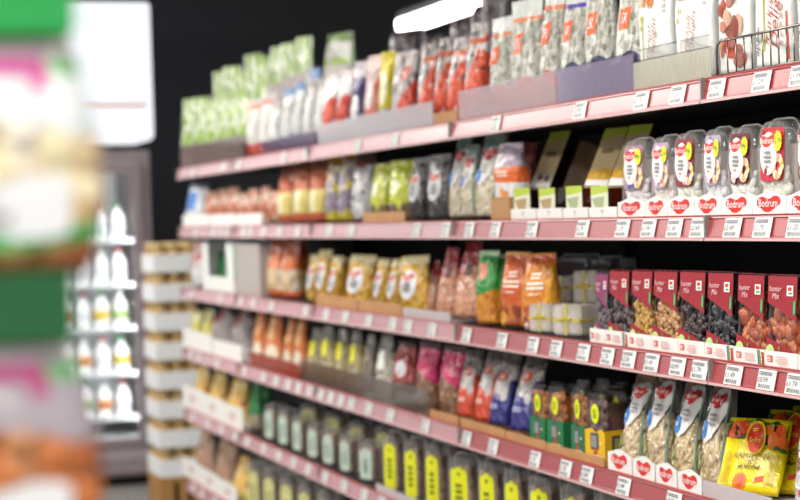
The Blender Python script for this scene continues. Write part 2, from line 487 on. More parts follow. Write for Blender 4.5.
def tub_kind(key, name, cat, w, h, d, cols, labels, v1=.9, r=.008, n=110, stretch=1.3, core=None, rt=.03, tint='clear tub', corev=None):
    def build(seed):
        S = lambda u, v, off=0: Vector((u*w/2*.84, -d/2-off, h*(.04+v*.9)))
        fm = lumps(S, n, r, pieces(key+' food', cols), seed+3, v1=v1, stretch=stretch)
        cv = corev or v1
        fm.box(-w*.39, w*.39, -d*.5+r*2.2, d*.4, .008, h*.9*cv, plain(key+' core', core or cols[len(cols)//2], .7))
        rim = MB(); o_ = rr_outline(w*1.0, h, .012, rt, 5)
        rim.tube([(a, -.0045, b) for a, b in o_]+[(o_[0][0], -.0045, o_[0][1])], .0016, clear('tub rim', 'ffffff', .2, .1, milk=.45, milkcol='e6e2e0'), 6)
        parts = [('contents', fm.mesh('contents'), None, 'stuff'), ('rim', rim.mesh('rim')), ('clear_shell', tub_shell(w, h, d, clear(tint, crinkle=.3, milk=.14, milkcol='e0dcd8'), rt=rt).mesh('clear_shell'))]
        for li, (nm, shapes, *lab) in enumerate(labels): parts.append((nm, decor(shapes, S, w/2*.84, h*.9, .0012+.0014*li).mesh(nm), lab[0] if lab else None))
        return parts
    kind(key, name, cat, (w, h, d), build)

# ------------------------------------------------------------------ the room
WALLC = plain('charcoal wall', '36363b', .85, bump=.15, bscale=60)
struct('floor', MB().box(-4, 6, -3, 10.4, -.1, 0, plain('floor vinyl', '8d8a88', .35, var=.06, bscale=3)))
struct('ceiling', MB().box(-4, 6, -3, 10.4, 2.9, 3., plain('black ceiling', '0b0b0c', .9)))
struct('wall_back', MB().box(-4, 6, 10.2, 10.4, 0, 2.9, WALLC))

# ---- shelving
BAYS = [(1.54, 2.79, 'nearest'), (2.79, 4.05, 'second nearest'), (4.05, 5.30, 'middle'), (5.30, 6.32, 'second farthest'), (6.32, 7.28, 'farthest')]
REDS = [plain('red rail plastic', 'a2363a', .42, coat=.7, spec=.5, coatr=.25), plain('pinkish red rail plastic', 'a84c51', .42, coat=.85, spec=.5, coatr=.25), plain('pale pink rail plastic', 'c48f95', .4, coat=.9, spec=.5, coatr=.25)]  # rail colour gets paler from the nearest bay to the far bays
RIM = plain('pale rail lip', 'd9b4b4', .3)
BOARD = plain('shelf board', '2a2729', .45)
BLACK = plain('black back panel', '080808', .8)
TICKET = plain('white ticket', 'eceeec', .5, coat=.15, coatr=.3)
PRICES = ['£1.79', '£1.29', '£1.99', '£1.30', '£2.49', '£1.75', '£1.20', '£2.00', '£1.49', '£0.99']
TK = []
for i, p in enumerate(PRICES):
    mb = MB().box(-.026, .026, -.0008, 0, -.0175, .0175, TICKET)
    S = lambda u, v, off=0: Vector((u*.026, -.0008-off, -.0175+v*.035))
    q = decor([('text', p, -.3, .5, .0135, '3a3a40'), ('lines', -.1, .82, .75, .1, 2, '8a8a90')] +
              [('poly', [(a, .08), (a+.05, .08), (a+.05, .28), (a, .28)], '55555a') for a in (-.8, -.68, -.6, -.46, -.36, -.2, -.1, .05, .14, .3, .38, .5, .62)], S, .026, .035, .0002)
    mb.add(q.v, q.f, TICKET); mb.mi[6:] = [mb.mat(q.mats[k]) for k in q.mi]
    TK.append(mb.mesh('price_ticket'))
TICKETS = {
 1: [193, 223, 238, 283, 306, 357, 394, 495, 579.5, 641, 677, 716, 761, 799],
 2: [195.5, 213, 219.5, 226, 243, 249.5, 263, 279, 297, 329, 351, 416, 445, 469, 495, 531.5, 582, 622, 648, 674, 698, 732, 762, 796],
 3: [191.5, 220, 240, 253, 271, 305, 325.5, 345, 368, 392, 407.5, 431.5, 466, 501.5, 532.5, 555.5, 583, 607, 628, 651, 677, 699, 733, 766, 795],
 4: [183, 190.5, 198, 217, 244, 263, 275.5, 287.5, 298, 309, 320, 330, 340, 351, 368, 390, 425, 466, 492.5, 534.5, 565, 586.5, 623, 673],
 5: [185, 192.5, 207.5, 221, 235, 247, 263, 278, 293, 307.5, 324.5, 343.5, 363.5, 381, 403],
 6: [184, 193, 201.5, 214.5, 228, 240, 252]}
RT = .009; RH = .038
rail_len = {}
def rail_mesh(ln, RED):
    k = (round(ln, 3), RED.name)
    if k not in rail_len:
        mb = MB(); g = .0025
        prof = [(0, 0), (-.004, .001), (-.0055, -.003), (-.003, -.005), (-RT-.0005, -RH+.005), (-RT-.004, -RH+.004), (-RT-.005, -RH-.001), (-RT, -RH-.001), (.002, -.006)]
        pts = [(b, a) for a, b in prof]
        # outline in (x, z), extruded along y
        mb.prism([(a, b) for a, b in prof], g, ln-g, RED)
        mb.box(-RT-.0062, -RT-.002, g, ln-g, -RH-.0028, -RH+.0015, RIM); mb.box(-.0058, .002, g, ln-g, .0005, .0022, plain('rail seam', 'b03a35', .4))
        mb.box(-RT-.0045, .004, 0, g, -RH-.001, .002, plain('grey end cap', '8b8584', .4)); mb.box(-RT-.0045, .004, ln-g, ln, -RH-.001, .002, plain('grey end cap', '8b8584', .4))
        rail_len[k] = mb.mesh('price_rail')
    return rail_len[k]
SHW = {1: 'top', 2: 'second', 3: 'third', 4: 'fourth', 5: 'fifth', 6: 'lowest'}
tk_i = 0
for lev, z in LEV.items():
    for bi, (y0, y1, bw) in enumerate(BAYS):
        if (lev == 5 and bi < 1) or (lev == 6 and bi < 2): continue
        t = thing('gondola_shelf', f'{SHW[lev]} shelf of the {bw} gondola bay, with {("red", "pinkish red", "pale pink")[min(bi, 2)]} price rail', 'shelf', (XF, y0, z), 0, 'gondola shelves')
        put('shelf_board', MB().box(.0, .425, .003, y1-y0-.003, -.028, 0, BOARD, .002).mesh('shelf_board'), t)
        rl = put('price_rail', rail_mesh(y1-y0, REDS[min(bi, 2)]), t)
        for px in TICKETS[lev]:
            Y = yat(px, XF-.01, z-.02)
            if y0 <= Y < y1:
                Y = min(max(Y, y0+.03), y1-.03)
                k = put('price_ticket', TK[tk_i % len(TK)], rl); tk_i += 1
                k.location = (-.0088, Y-y0, -.0195); k.rotation_euler = (R(-13.5), 0, -PI/2)
                k.scale = (1.08, 1, .93)
for bi, (y0, y1, bw) in enumerate(BAYS):
    t = thing('gondola_bay', f'black back panel and uprights of the {bw} shelving bay', 'shelving', (XF, y0, 0), 0, 'gondola bays')
    put('back_panel', MB().box(.455, .475, .002, y1-y0-.002, .02, LEV[1]+.02, BLACK).mesh('back_panel'), t)
    put('upright', MB().box(.43, .4549, .004, .034, 0, LEV[1]+.02, BLACK).mesh('upright'), t)
    put('plinth', MB().box(.02, .45, .002, y1-y0-.002, 0, .13, BLACK).mesh('plinth'), t)

# ---- lamps
LAMPW = emit('lamp diffuser', 'fffaf2', 10.)
LHOUSE = plain('lamp housing', 'c9c6c8', .4)
def lamp(x, y0, y1, z, label, w=.2):
    t = thing('ceiling_lamp', label, 'lamp', (x, y0, z), 0)
    L = y1-y0; pts = rr_outline(w, L, w*.48, w*.48, 8)
    mb = MB(); n = len(pts)
    lay = [(.82, .03), (.95, .02), (1, .0), (1, -.01)]
    vs = [(a*s_, (b-L/2)*(1-(1-s_)*w/L)+L/2, h) for s_, h in lay for a, b in pts]
    fs = [(i*n+k, i*n+(k+1) % n, (i+1)*n+(k+1) % n, (i+1)*n+k) for i in range(3) for k in range(n)] + [tuple(range(n))]
    put('lamp_housing', mb.add(vs, fs, LHOUSE).mesh('lamp_housing'), t)
    lay = [(1, -.01), (1, -.03), (.96, -.05), (.85, -.062)]
    vs = [(a*s_, (b-L/2)*(1-(1-s_)*w/L)+L/2, h) for s_, h in lay for a, b in pts]
    fs = [(i*n+k, i*n+(k+1) % n, (i+1)*n+(k+1) % n, (i+1)*n+k) for i in range(3) for k in range(n)] + [tuple(range(3*n, 4*n))]
    put('diffuser', MB().add(vs, fs, LAMPW).mesh('diffuser'), t)
    for yy in (.2*L, .8*L): put('suspension_rod', MB().tube([(0, yy, .03), (0, yy, 2.9-z)], .006, LHOUSE).mesh('suspension_rod'), t)
lamp(2.9, 5.2, 8.7, 2.255, 'white strip lamp hanging beyond the top shelf bags', .1)
AISLE_Z = 2.45
lamp(.36, -1.6, .6, AISLE_Z, 'strip lamp over the aisle behind the camera', .5)
lamp(.36, 1.2, 3.4, AISLE_Z, 'strip lamp over the aisle beside the nearest shelves', .5)
lamp(.36, 4.9, 6.9, AISLE_Z, 'strip lamp over the aisle beside the middle shelves', .5)
lamp(.36, 7.4, 8.7, AISLE_Z, 'strip lamp over the aisle in front of the fridge', .5)
for k_, (a, b, wh) in enumerate(((-1.2, 1.2, 'behind the camera'), (2.0, 4.4, 'beside the nearest shelves'), (5.2, 8.4, 'towards the fridges'))):  # unseen second lamp row, added to brighten pack fronts and lower shelves
    lamp(-1.35, a, b, 2.4, f'added fill strip lamp of an unseen row left of the aisle, {wh}', .45)
w = bpy.data.worlds.new('shop'); SC.world = w; w.use_nodes = True
w.node_tree.nodes['Background'].inputs[0].default_value = (.93, .96, 1, 1); w.node_tree.nodes['Background'].inputs[1].default_value = .33
SC.view_settings.view_transform = 'Standard'; SC.view_settings.look = 'None'; SC.view_settings.gamma = 1; SC.view_settings.exposure = .57
SC.view_settings.use_curve_mapping = False
SC.cycles.max_bounces = 10; SC.cycles.transparent_max_bounces = 24

# ---- fridge at the end of the aisle
FY = 9.0
FRM = plain('mauve grey fridge frame', '8f8286', .4)
def fx(px): return at_depth(px, 250, FY).x
def fz(py, px=130): return at_depth(px, py, FY).z
fxr = fx(153); fz0 = fz(484); fz1 = fz(150)
t = thing('display_fridge', 'glass-door fridge with lit white header, nearest to the tower of jar trays', 'fridge', (fxr-.65, FY, 0), 0)
fw = .65
# local coordinates: x from -fw to +fw, front at y=0
put('cabinet', (MB().box(-fw, -fw+.06, .02, .75, .04, fz1, FRM).box(fw-.06, fw, .02, .75, .04, fz1, FRM).box(-fw+.06, fw-.06, .69, .75, .04, fz1, plain('fridge liner', 'e8ecec', .5))
    .box(-fw+.06, fw-.06, .02, .69, fz1-.05, fz1, FRM).box(-fw+.06, fw-.06, .02, .69, .19, .225, plain('fridge liner', 'e8ecec', .5))).mesh('cabinet'), t)
put('plinth', MB().box(-fw, fw, -.03, .75, .05, .12, FRM, .02).box(-fw, fw, .0, .019, .12, .2, plain('fridge kick panel', 'a89ca0', .4), .01).mesh('plinth'), t)
put('kick_recess', MB().box(-fw+.02, fw-.02, .06, .75, .0, .04, BLACK).mesh('kick_recess'), t)
hz0 = fz(142); hz1 = fz(4)
hp = rr_outline(2*fw+.02, hz1-hz0, .035, .02)
hd = put('header_panel', MB().prism([(a, b+hz0) for a, b in hp], -.07, .3, emit('lit header', 'f3f6fa', .8)).mesh('header_panel'), t)
rz_ = fz(106)
put('red_stripe', MB().box(-fw+.2, fw-.02, -.0715, -.0702, rz_-.008, rz_+.006, plain('red line', 'd8705c', .5)).mesh('red_stripe'), hd)
for sx, ww in ((-1, .0), (1, .0)):
    x0, x1 = (-fw+.05, -.01) if sx < 0 else (.01, fw-.05)
    dr = put('door', (MB().box(x0, x0+.045, -.02, .018, .2, fz1-.06, FRM, .004).box(x1-.045, x1, -.02, .018, .2, fz1-.06, FRM, .004)
        .box(x0+.045, x1-.045, -.02, .018, .2, .235, FRM).box(x0+.045, x1-.045, -.02, .018, fz1-.11, fz1-.06, FRM)).mesh('door'), t)
    put('glass_pane', MB().box(x0+.045, x1-.045, -.004, .002, .235, fz1-.11, clear('door glass', base=.04)).mesh('glass_pane'), dr)
    put('handle', MB().tube([(x0+.02 if sx > 0 else x1-.02, -.05, .8), (x0+.02 if sx > 0 else x1-.02, -.05, 1.2)], .01, plain('handle steel', 'b0b0b0', .3, 1)).mesh('handle'), dr)
FSH = [fz(239), fz(284), fz(328), fz(374), fz(419)]
for z in FSH: put('inner_shelf', MB().box(-fw+.061, fw-.061, .12, .68, z-.015, z, plain('fridge liner', 'e8ecec', .5)).mesh('inner_shelf'), t)
put('light_tube', MB().tube([(fw-.075, .06, .3), (fw-.075, .06, fz1-.1)], .012, emit('fridge tube', 'f4fbff', 17), 8).mesh('light_tube'), t)
put('light_tube', MB().tube([(0, .06, .3), (0, .06, fz1-.1)], .012, emit('fridge tube', 'f4fbff', 17), 8).mesh('light_tube'), t)
bot = MB().lathe([(.036, 0), (.038, .005), (.038, .10), (.03, .125), (.014, .145), (.014, .16)], plain('white bottle', 'f4f6f4', .4)).mesh('bottle_body')
caps = [MB().lathe([(.016, .158), (.016, .175), (.012, .178)], plain('cap '+c, c, .4)).mesh('cap') for c in ('3f8f4a', 'b03a44', 'd8d8d4')]
labs = [MB().lathe([(.0388, .035), (.0388, .085)], plain('bottle label '+c, c, .5)).mesh('label') for c in ('d9dde0', 'd08a50', '8fb06a', 'd8b84a')]
t2 = t.copy(); C.objects.link(t2); t2.location.x -= 2*fw+.02; t2['label'] = 'second glass-door fridge, added left of the first for its reflection in the rails'  # second fridge is added so its lit header reflects in the far rails
t2['group'] = t['group'] = 'fridges at the aisle end'
for ch in list(t.children):
    c = ch.copy(); C.objects.link(c); c.parent = t2
    for g in ch.children:
        e = g.copy(); C.objects.link(e); e.parent = c
names = ['top', 'second', 'third', 'fourth', 'fifth']
for si, z in enumerate(FSH):
    for j in range(4):
        x = fxr-.65+fw-.14-.095*j
        o = thing('milk_bottle', f'{ORD[j]} white bottle from the door edge on the fridge\'s {names[si]} shelf', 'bottle', (x, FY+.2, z+.001), 0, 'bottles in the fridge')
        put('bottle_body', bot, o); put('cap', caps[(si+j) % 3], o); put('label', labs[0 if si < 2 else (si+j) % 4], o)

# ---- tower of shrink-wrapped trays of jars in front of the fridge edge
TY = 8.05
tx0 = at_depth(153, 250, TY).x; tx1 = tx0+.2
tz = lambda py: at_depth(160, py, TY).z
base = tz(478)
t = thing('pallet_stand', 'brown board stand under the tower of jar trays', 'stand', ((tx0+tx1)/2, TY+.15, 0), 0)
BR = plain('brown board', 'a87a45', .7, var=.1, bscale=20)
hw = (tx1-tx0)/2
put('deck', MB().box(-hw, hw, -.15, .15, base-.025, base-.001, BR).mesh('deck'), t)
for x in (-hw, -.04, hw-.08): put('runner', MB().box(x, x+.08, -.15, .15, 0, base-.025, BR).mesh('runner'), t)
n_tr = 8; th = (tz(243)-base)/n_tr
JG = film('jar food', 'b98b4d', [('blot', 60, .55, 0, 1, 'e6cf9a')]); 
tray_m = (MB().box(-hw, hw, -.148, -.143, 0, th*.6, plain('white card', 'e9ebec', .6)).box(-hw, hw, .143, .148, 0, th*.6, plain('white card', 'e9ebec', .6))
    .box(-hw, -hw+.005, -.143, .143, 0, th*.6, plain('white card', 'e9ebec', .6)).box(hw-.005, hw, -.143, .143, 0, th*.6, plain('white card', 'e9ebec', .6)).box(-hw+.005, hw-.005, -.143, .143, 0, .004, plain('white card', 'e9ebec', .6))).mesh('card_tray')
jr = (tx1-tx0)/6*.93
jar_m = MB().lathe([(jr*.95, .005), (jr, .01), (jr, th*.72), (jr*.8, th*.82), (jr*.86, th*.83), (jr*.86, th*.965), (jr*.8, th*.975)], plain('honey jar', 'c09a62', .25)).mesh('jar')
lid_m = MB().lathe([(jr*.9, th*.8), (jr*.9, th*.98), (jr*.85, th*.99)], plain('gold lid', 'd8c08a', .3, .6)).mesh('lid')
for i in range(n_tr):
    o = thing('jar_tray', f'white card tray of gold-lidded jars, {ORD[i]} from the bottom of its tower', 'tray', ((tx0+tx1)/2, TY+.15, base+th*i), 0, 'jar trays in the tower')
    put('card_tray', tray_m, o)
    for a in range(3):
        for b in range(3):
            j = put('jar', jar_m, o); j.location = (-hw+hw*2/3*(a+.5), -.1+.1*b, 0); put('lid', lid_m, j)

# ------------------------------------------------------------------ kinds of goods
# top shelf
bag_kind('green', 'snack_bag', 'bag', .2, .25, .07, 'pillow', film('green bag', '8fb43a', [('blot', 16, .54, .3, 1, 'e6ecd4'), ('blot', 22, .58, .3, 1, '4a7426'), ('band', 0, .32, '8b7b76'), ('blot', 45, .58, .0, .3, 'c9c2bc')], .22))
bag_kind('greenbig', 'snack_bag', 'bag', .25, .34, .1, 'taper', film('big green bag', 'd0cdc4', [('band', .93, 1, '6f8f3c'), ('band', .74, .8, '9cbf52'), ('rect', .7, 1, .5, 1, '4f7038'), ('blot', 12, .6, 0, 1, 'b4b0a8')], .22))
bag_kind('whitebag', 'grain_bag', 'bag', .14, .2, .06, 'pillow', film('white bag', 'd9dcda', [('band', .78, 1, 'a79a98'), ('blot', 25, .56, .4, 1, 'b8a8a6'), ('rect', -.6, .2, .3, .7, 'f0f4f2'), ('band', 0, .16, '8f8592')], .25))
bag_kind('redlab', 'grain_bag', 'bag', .14, .2, .06, 'pillow', film('red foot bag', 'dfdcd8', [('band', .82, .92, 'd0644c'), ('blot', 25, .56, .4, 1, 'b8a8a6'), ('band', 0, .2, 'c8503e')], .25))
bag_kind('bluecap', 'grain_bag', 'bag', .14, .2, .06, 'pillow', film('blue foot bag', 'd9dcda', [('band', .86, 1, '4f86c0'), ('blot', 25, .56, .4, 1, 'b8a8a6'), ('band', 0, .22, '7a6a88'), ('rect', -.6, .8, .04, .2, '3f8fd0')], .25))
def crisps(key, base, layers, labels=(), w=.15, h=.22): bag_kind(key, 'crisp_bag', 'bag', w, h, .07, 'pillow', film(key+' film', base, layers, .18, metal=.25, crinkle=.8), labels)
crisps('redwhite', 'd8cfcf', [('below', .6, .3, 'd8452c'), ('blot', 15, .57, .2, .9, 'f3f3f0'), ('band', .0, .14, '2c2a30')])
crisps('purple', 'b9adb5', [('band', .3, .78, '3d2a66'), ('ell', 0, .4, .55, .16, 'f0f0f2')])
crisps('pinkred', 'e3c4bf', [('below', .5, .3, 'e07a68'), ('ell', .0, .5, .5, .18, 'f2e8e6')])
crisps('yellow', 'e0cf2a', [('ell', 0, .55, .5, .22, 'f6f4d0'), ('band', 0, .3, 'c4b6b4')])
crisps('silverred', 'b8aeac', [('below', .34, .3, 'e0452a'), ('ell', .3, .72, .35, .1, 'd86a58'), ('blot', 18, .6, .2, 1, '5a5050')])
crisps('orangered', 'a89e9c', [('below', .5, .4, 'e5502b'), ('blot', 20, .6, .1, .5, 'f0ece8'), ('band', .78, .84, 'd8643c'), ('blot', 24, .56, .5, 1, '4a4242'), ('blot', 16, .62, .4, 1, 'e8e2e0')])  # pale blots paint white glints into the film colour
bag_kind('darkflat', 'crisp_bag', 'bag', .2, .26, .07, 'sachet', film('dark silver film', '5a5156', [('blot', 14, .55, 0, 1, '8d8488'), ('blot', 10, .66, 0, 1, '2c2440')], .25, metal=.3, crinkle=.9))
def seeds(key, band, foot, footcol):
    bag_kind(key, 'seed_bag', 'bag', .15, .21, .06, 'pillow',
        film(key+' film', 'e3e7e3', [('band', 0, .8, ('nuts', ['8f8d80', 'dcdcd0', 'b8b6a6', 'f0f0e8'], 70)), ('band', .8, .84, band), ('band', 0, foot, footcol), ('ell', .3, foot, .6, .09, footcol)], .3),
        [('label', [('poly', [(-.55, .5), (.1, .52), (.1, .7), (-.55, .68)], 'ee6a35'), ('text', 'SR', -.22, .6, .028, 'ffffff', .2)], 'orange label')])
seeds('seedorange', 'f08a55', .2, 'f0703c'); seeds('seedblue', '5a45b0', .24, '2b2f58')
def white_pouch():
    def build(seed):
        mb, S = bag_body(.19, .27, .05, 'block', seed+2, film('white pouch', 'eceeea', [], .22, crinkle=.2))
        nut = pieces('printed nuts', ['c98a5a', 'e0b48a', 'a85a38', 'd4703c'])
        pr = []
        rnd = random.Random(5)
        for i in range(16):
            a = rnd.uniform(-.75, -.1); v = rnd.uniform(.58, .8); pr.append(('ell', a, v, rnd.uniform(.1, .2), rnd.uniform(.03, .06), rnd.choice(['c98f66', 'e3bd98', 'b4643c', 'd9803f', 'e8cdb4'])))
        sprig = [('poly', [(-.62, .18), (-.56, .18), (-.55, .5), (-.6, .5)], 'b0b45a'), ('ell', -.58, .52, .1, .025, 'a9b04a'), ('ell', -.66, .45, .08, .02, 'c0b860')]
        return [('pouch', mb.mesh('pouch')), ('nut_picture', decor(pr, S, .095, .27).mesh('nut_picture')), ('sprig', decor(sprig, S, .095, .27).mesh('sprig')),
                ('lettering', decor([('text', 'Turkish', -.2, .34, .026, 'b98a7c', .25, 82), ('text', 'Delight', .05, .36, .03, 'b07a68', .25, 82), ('lines', .62, .7, .12, .15, 8, 'c2bdb4')], S, .095, .27).mesh('lettering'))]
    kind('pouch', 'sweet_pouch', 'pouch', (.19, .27, .05), build)
    def build2(seed):
        mb, S = bag_body(.19, .27, .05, 'block', seed+4, film('white pouch', 'eceeea', [], .22, crinkle=.2))
        rnd = random.Random(8); pr = []
        for i in range(22):
            pr.append(('ell', rnd.uniform(-.7, .5), rnd.uniform(.08, .6), rnd.uniform(.14, .3), rnd.uniform(.04, .08), rnd.choice(['a8685c', 'c08a76', 'd9a890', '8d4a3c', 'b87a60', 'c9503c'])))
        pr += [('poly', [(.05, .5), (.35, .78), (.42, .84), (.2, .52)], '8a5a48'), ('ell', -.5, .85, .3, .1, 'e0b49c')]
        return [('pouch', mb.mesh('pouch')), ('nut_picture', decor(pr, S, .095, .27).mesh('nut_picture'))]
    kind('pouchnut', 'sweet_pouch', 'pouch', (.19, .27, .05), build2)
    def build3(seed):
        mb, S = bag_body(.19, .27, .05, 'block', seed+4, film('white pouch', 'eceeea', [], .22, crinkle=.2))
        return [('pouch', mb.mesh('pouch')), ('sprig', decor([('poly', [(-.42, .12), (-.34, .12), (-.32, .66), (-.38, .66)], 'b8b23c'), ('ell', -.37, .7, .12, .03, '9fb04a'), ('ell', .2, .93, .15, .05, 'b4c860')], S, .095, .27).mesh('sprig')),
                ('lettering', decor([('text', 'Turkish', -.08, .36, .036, 'b5503f', .25, 84), ('text', 'Delight', .2, .38, .046, 'b5503f', .25, 84), ('lines', .48, .34, .06, .2, 6, 'd0a89a'), ('text', 'apple', -.7, .2, .028, '4a4450', .2, 84)], S, .095, .27).mesh('lettering')),
                ('red_flash', decor([('poly', [(.66, .05), (.8, .05), (.74, .4), (.66, .4)], 'dd5a44')], S, .095, .27).mesh('red_flash'))]
    kind('pouchscript', 'sweet_pouch', 'pouch', (.19, .27, .05), build3)
white_pouch()

# second shelf
LINES = lambda u, v, ru, rv, n, c: ('lines', u, v, ru, rv, n, c)
def sweet_tub(key, card, card2, foods, price, ring=True):
    rnd = random.Random(len(key)*7+ord(key[-1]))
    sh = [('rrect', 0, .63, .8, .32, card)]
    for i in range(16): sh.append(('ell', rnd.uniform(-.6, .6), rnd.choice([rnd.uniform(.36, .46), rnd.uniform(.8, .9)]), rnd.uniform(.08, .17), rnd.uniform(.025, .05), (card2+['d8c0c4', 'e6d4c8'])[i % (len(card2)+2)]))
    ringp = []
    for i in range(12):
        a = i*2*PI/12; ringp.append(('ell', .45+.26*math.cos(a), .48+.11*math.sin(a), .13, .052, ['f0e0a0', 'e8b060', 'f2ead0', 'e59a90', 'd8c060', 'f4d8c0'][i % 6]))
    labels = [('card', sh), ('nut_ring', ringp, 'ring of pastel nuts'),
        ('label', [('ell', -.18, .64, .56, .26, 'f1f0ef'), ('heart', -.24, .79, .52, .085, 'd9362c'), ('text', 'Bodrum', -.24, .795, .0122, 'ffffff'), ('lines', -.18, .6, .3, .08, 3, '8d8a90'), ('lines', -.2, .485, .16, .02, 1, 'c8785a')], 'white oval label with red heart'),
        ('price_sticker', [('burst', .5, .78, .3, .13, 'e2e52a'), ('text', price, .5, .785, .0105, '5a6a2a')], 'yellow price sticker')]
    tub_kind(key, 'sweet_tub', 'tub', .105, .128, .05, foods, labels, v1=.45, r=.009, n=60, stretch=1.1, rt=.03, corev=.8, core='e0d2cc')
W1 = ['f2efe6', 'd8dcc8', 'f0ece6', 'c9d0b4']
sweet_tub('tuba', 'a88494', ['a83a60', 'd9a0b8', '3560a8'], ['ece2e8', 'f6f0f2', 'dccfd8'], '99p')
sweet_tub('tubb', 'b49cb8', ['b85a8c', 'd4b4d0', 'e0d0e4'], ['ebe2e6', 'f6f0ee', 'd8c4b0'], '£1.79')
sweet_tub('tubc', '8a3040', ['6a2234', 'd45a80', '8a60a0'], ['eeebe0', 'f6f2ea', 'd2d8c0'], '99p')
sweet_tub('tubd', 'b4a6c0', ['b0a0c4', 'c04a60', '8a6a9c'], ['eae6ee', 'f4f2f6', 'dcd4e0'], '99p')
sweet_tub('tube', '6a2a30', ['b82a40', 'd0405a', '3a2024'], ['f2f0ec', 'faf8f4', 'e2e4de'], '99p')
sweet_tub('tubf', 'c22c38', ['e05a20', 'd8356a', 'f08a30', '8a1428'], W1, '£1.79')
def bodrum_clear(key, tint, cols, oval=True):
    bag_kind(key, 'nut_bag', 'bag', .13, .19, .06, 'pillow', clear(key+' film', tint, .06, .12, crinkle=.8, milk={'darknut': .03, 'tealbag': .2}.get(key, .08), milkcol='e2e0da'),
        [('label', [('ell', -.05, .52, .62, .24, 'dadadb'), ('heart', -.12, .64, .42, .075, 'd8402f'), ('text', 'Bodrum', -.12, .645, .0125, 'ffffff'), ('lines', -.05, .47, .4, .09, 3, '77757a')], 'white oval label with red heart')],
        fill=dict(n=120, r=.0085, cols=cols, v1=.86, stretch=1.3))
bodrum_clear('darknut', 'f0eef0', ['2a2428', '4a4046', '3a2e30', '5c5258'])
bag_kind('yellownut', 'nut_bag', 'bag', .13, .19, .06, 'pillow', film('golden nut film', 'e6b428', [('band', 0, .86, ('nuts', ['d99a18', 'f2c040', 'c8860e', 'f8d870', 'e8ac24'], 85)), ('band', .86, 1, 'ead9a0'), ('blot', 16, .66, .7, 1, 'f6f0dc')], .2),
    [('label', [('ell', -.12, .5, .66, .25, 'e8e8ea'), ('heart', -.18, .63, .46, .075, 'd8402f'), ('text', 'Bodrum', -.18, .635, .0125, 'ffffff'), ('lines', -.12, .46, .42, .09, 3, '77757a')], 'white oval label with red heart')])
def seedswoosh(key, tint, cols, top):
    bag_kind(key, 'seed_bag', 'bag', .115, .205, .055, 'pillow', clear(key+' film', tint, .06, .12, crinkle=.8, milk={'darknut': .03, 'tealbag': .2}.get(key, .08), milkcol='e2e0da'),
        [('header', [('poly', [(-.8, .99), (-.78, .86), (-.2, .81), (.5, .83), (.85, .88), (.85, .99)], top)], 'printed header'),
         ('label', [('poly', [(-.62, .4), (-.4, .35), (.1, .4), (.5, .5), (.8, .63), (.9, .75), (.75, .83), (.3, .85), (-.2, .83), (-.42, .74), (-.55, .58)], 'e4e2de'), ('heart', .08, .735, .56, .085, 'd0332e'), ('text', 'Bodrum', .1, .74, .0115, 'ffffff'), ('lines', -.0, .56, .28, .06, 3, 'a09ca0')], 'white swoosh label with red heart'),
         ('blue_sticker', [('ell', -.64, .47, .3, .085, '1d74c4'), ('lines', -.64, .475, .13, .02, 2, 'bfe0ff')], 'round blue sticker'),
         ('green_print', [('ell', -.72, .2, .16, .08, '8fb06a')]), ('teal_edge', [('poly', [(.86, .06), (.94, .06), (.93, .8), (.87, .8)], '8fb8aa')], 'teal printed edge')],
        fill=dict(n=150, r=.0072, cols=cols, v1=.52, stretch=1.9, flat=.5))
seedswoosh('almondbag', 'fdfbf6', ['ead4ae', 'f6ead0', 'd9b884', 'f0dcb4'], 'a58c78')
seedswoosh('seedbag', 'fdfbf6', ['dcc692', 'f0e0b8', 'c8a86c', 'e6d0a0'], 'a58c78')
seedswoosh('tealbag', 'fffdf8', ['efe2c4', 'f6eed8', 'dccba4'], '8aa296')
bag_kind('bluewhite', 'snack_bag', 'bag', .15, .2, .07, 'pillow', film('blue white film', 'd5dbe2', [('rect', -.9, .3, .35, .8, '3f7fd0'), ('band', .88, 1, '30425c')]))
bag_kind('rustpack', 'snack_bag', 'bag', .12, .16, .06, 'pillow', film('rust film', 'b8603c', [('blot', 22, .55, 0, 1, 'd9c0a8'), ('blot', 17, .62, 0, 1, '7a2c1c')]))
bag_kind('wheatbag', 'snack_bag', 'bag', .14, .23, .07, 'pillow', film('wheat film', 'c2582c', [('band', .14, .52, 'd9c66a'), ('rect', -.5, .1, .16, .5, 'ece4b8'), ('band', .8, 1, '8d4a30'), ('blot', 26, .62, .5, .95, 'e89a50')]))
bag_kind('violetyellow', 'snack_bag', 'bag', .14, .23, .07, 'pillow', film('violet yellow film', '9a8aa0', [('band', .84, 1, 'c08a20'), ('blot', 20, .55, .1, .84, 'e4cc2c'), ('blot', 30, .62, .1, .9, 'f0eef0'), ('band', 0, .12, 'd8c83a')], .2))
bag_kind('silverbag', 'snack_bag', 'bag', .14, .23, .07, 'pillow', film('silver film', 'b9b6b8', [('band', .84, 1, '5a3c36'), ('ell', -.1, .84, .5, .05, '8a2c24'), ('rect', -.4, .5, .06, .26, 'e9e9e6'), ('blot', 24, .57, .26, .8, '57565a')], .18, metal=.4))
bag_kind('limebag', 'snack_bag', 'bag', .16, .18, .07, 'pillow', film('lime film', 'c2cc20', [('ell', -.3, .55, .4, .13, 'eef0d8'), ('band', 0, .26, '7d6a50'), ('ell', .2, .25, .18, .1, 'd6dc2a'), ('blot', 20, .6, .3, 1, 'eef2b0')], .18))
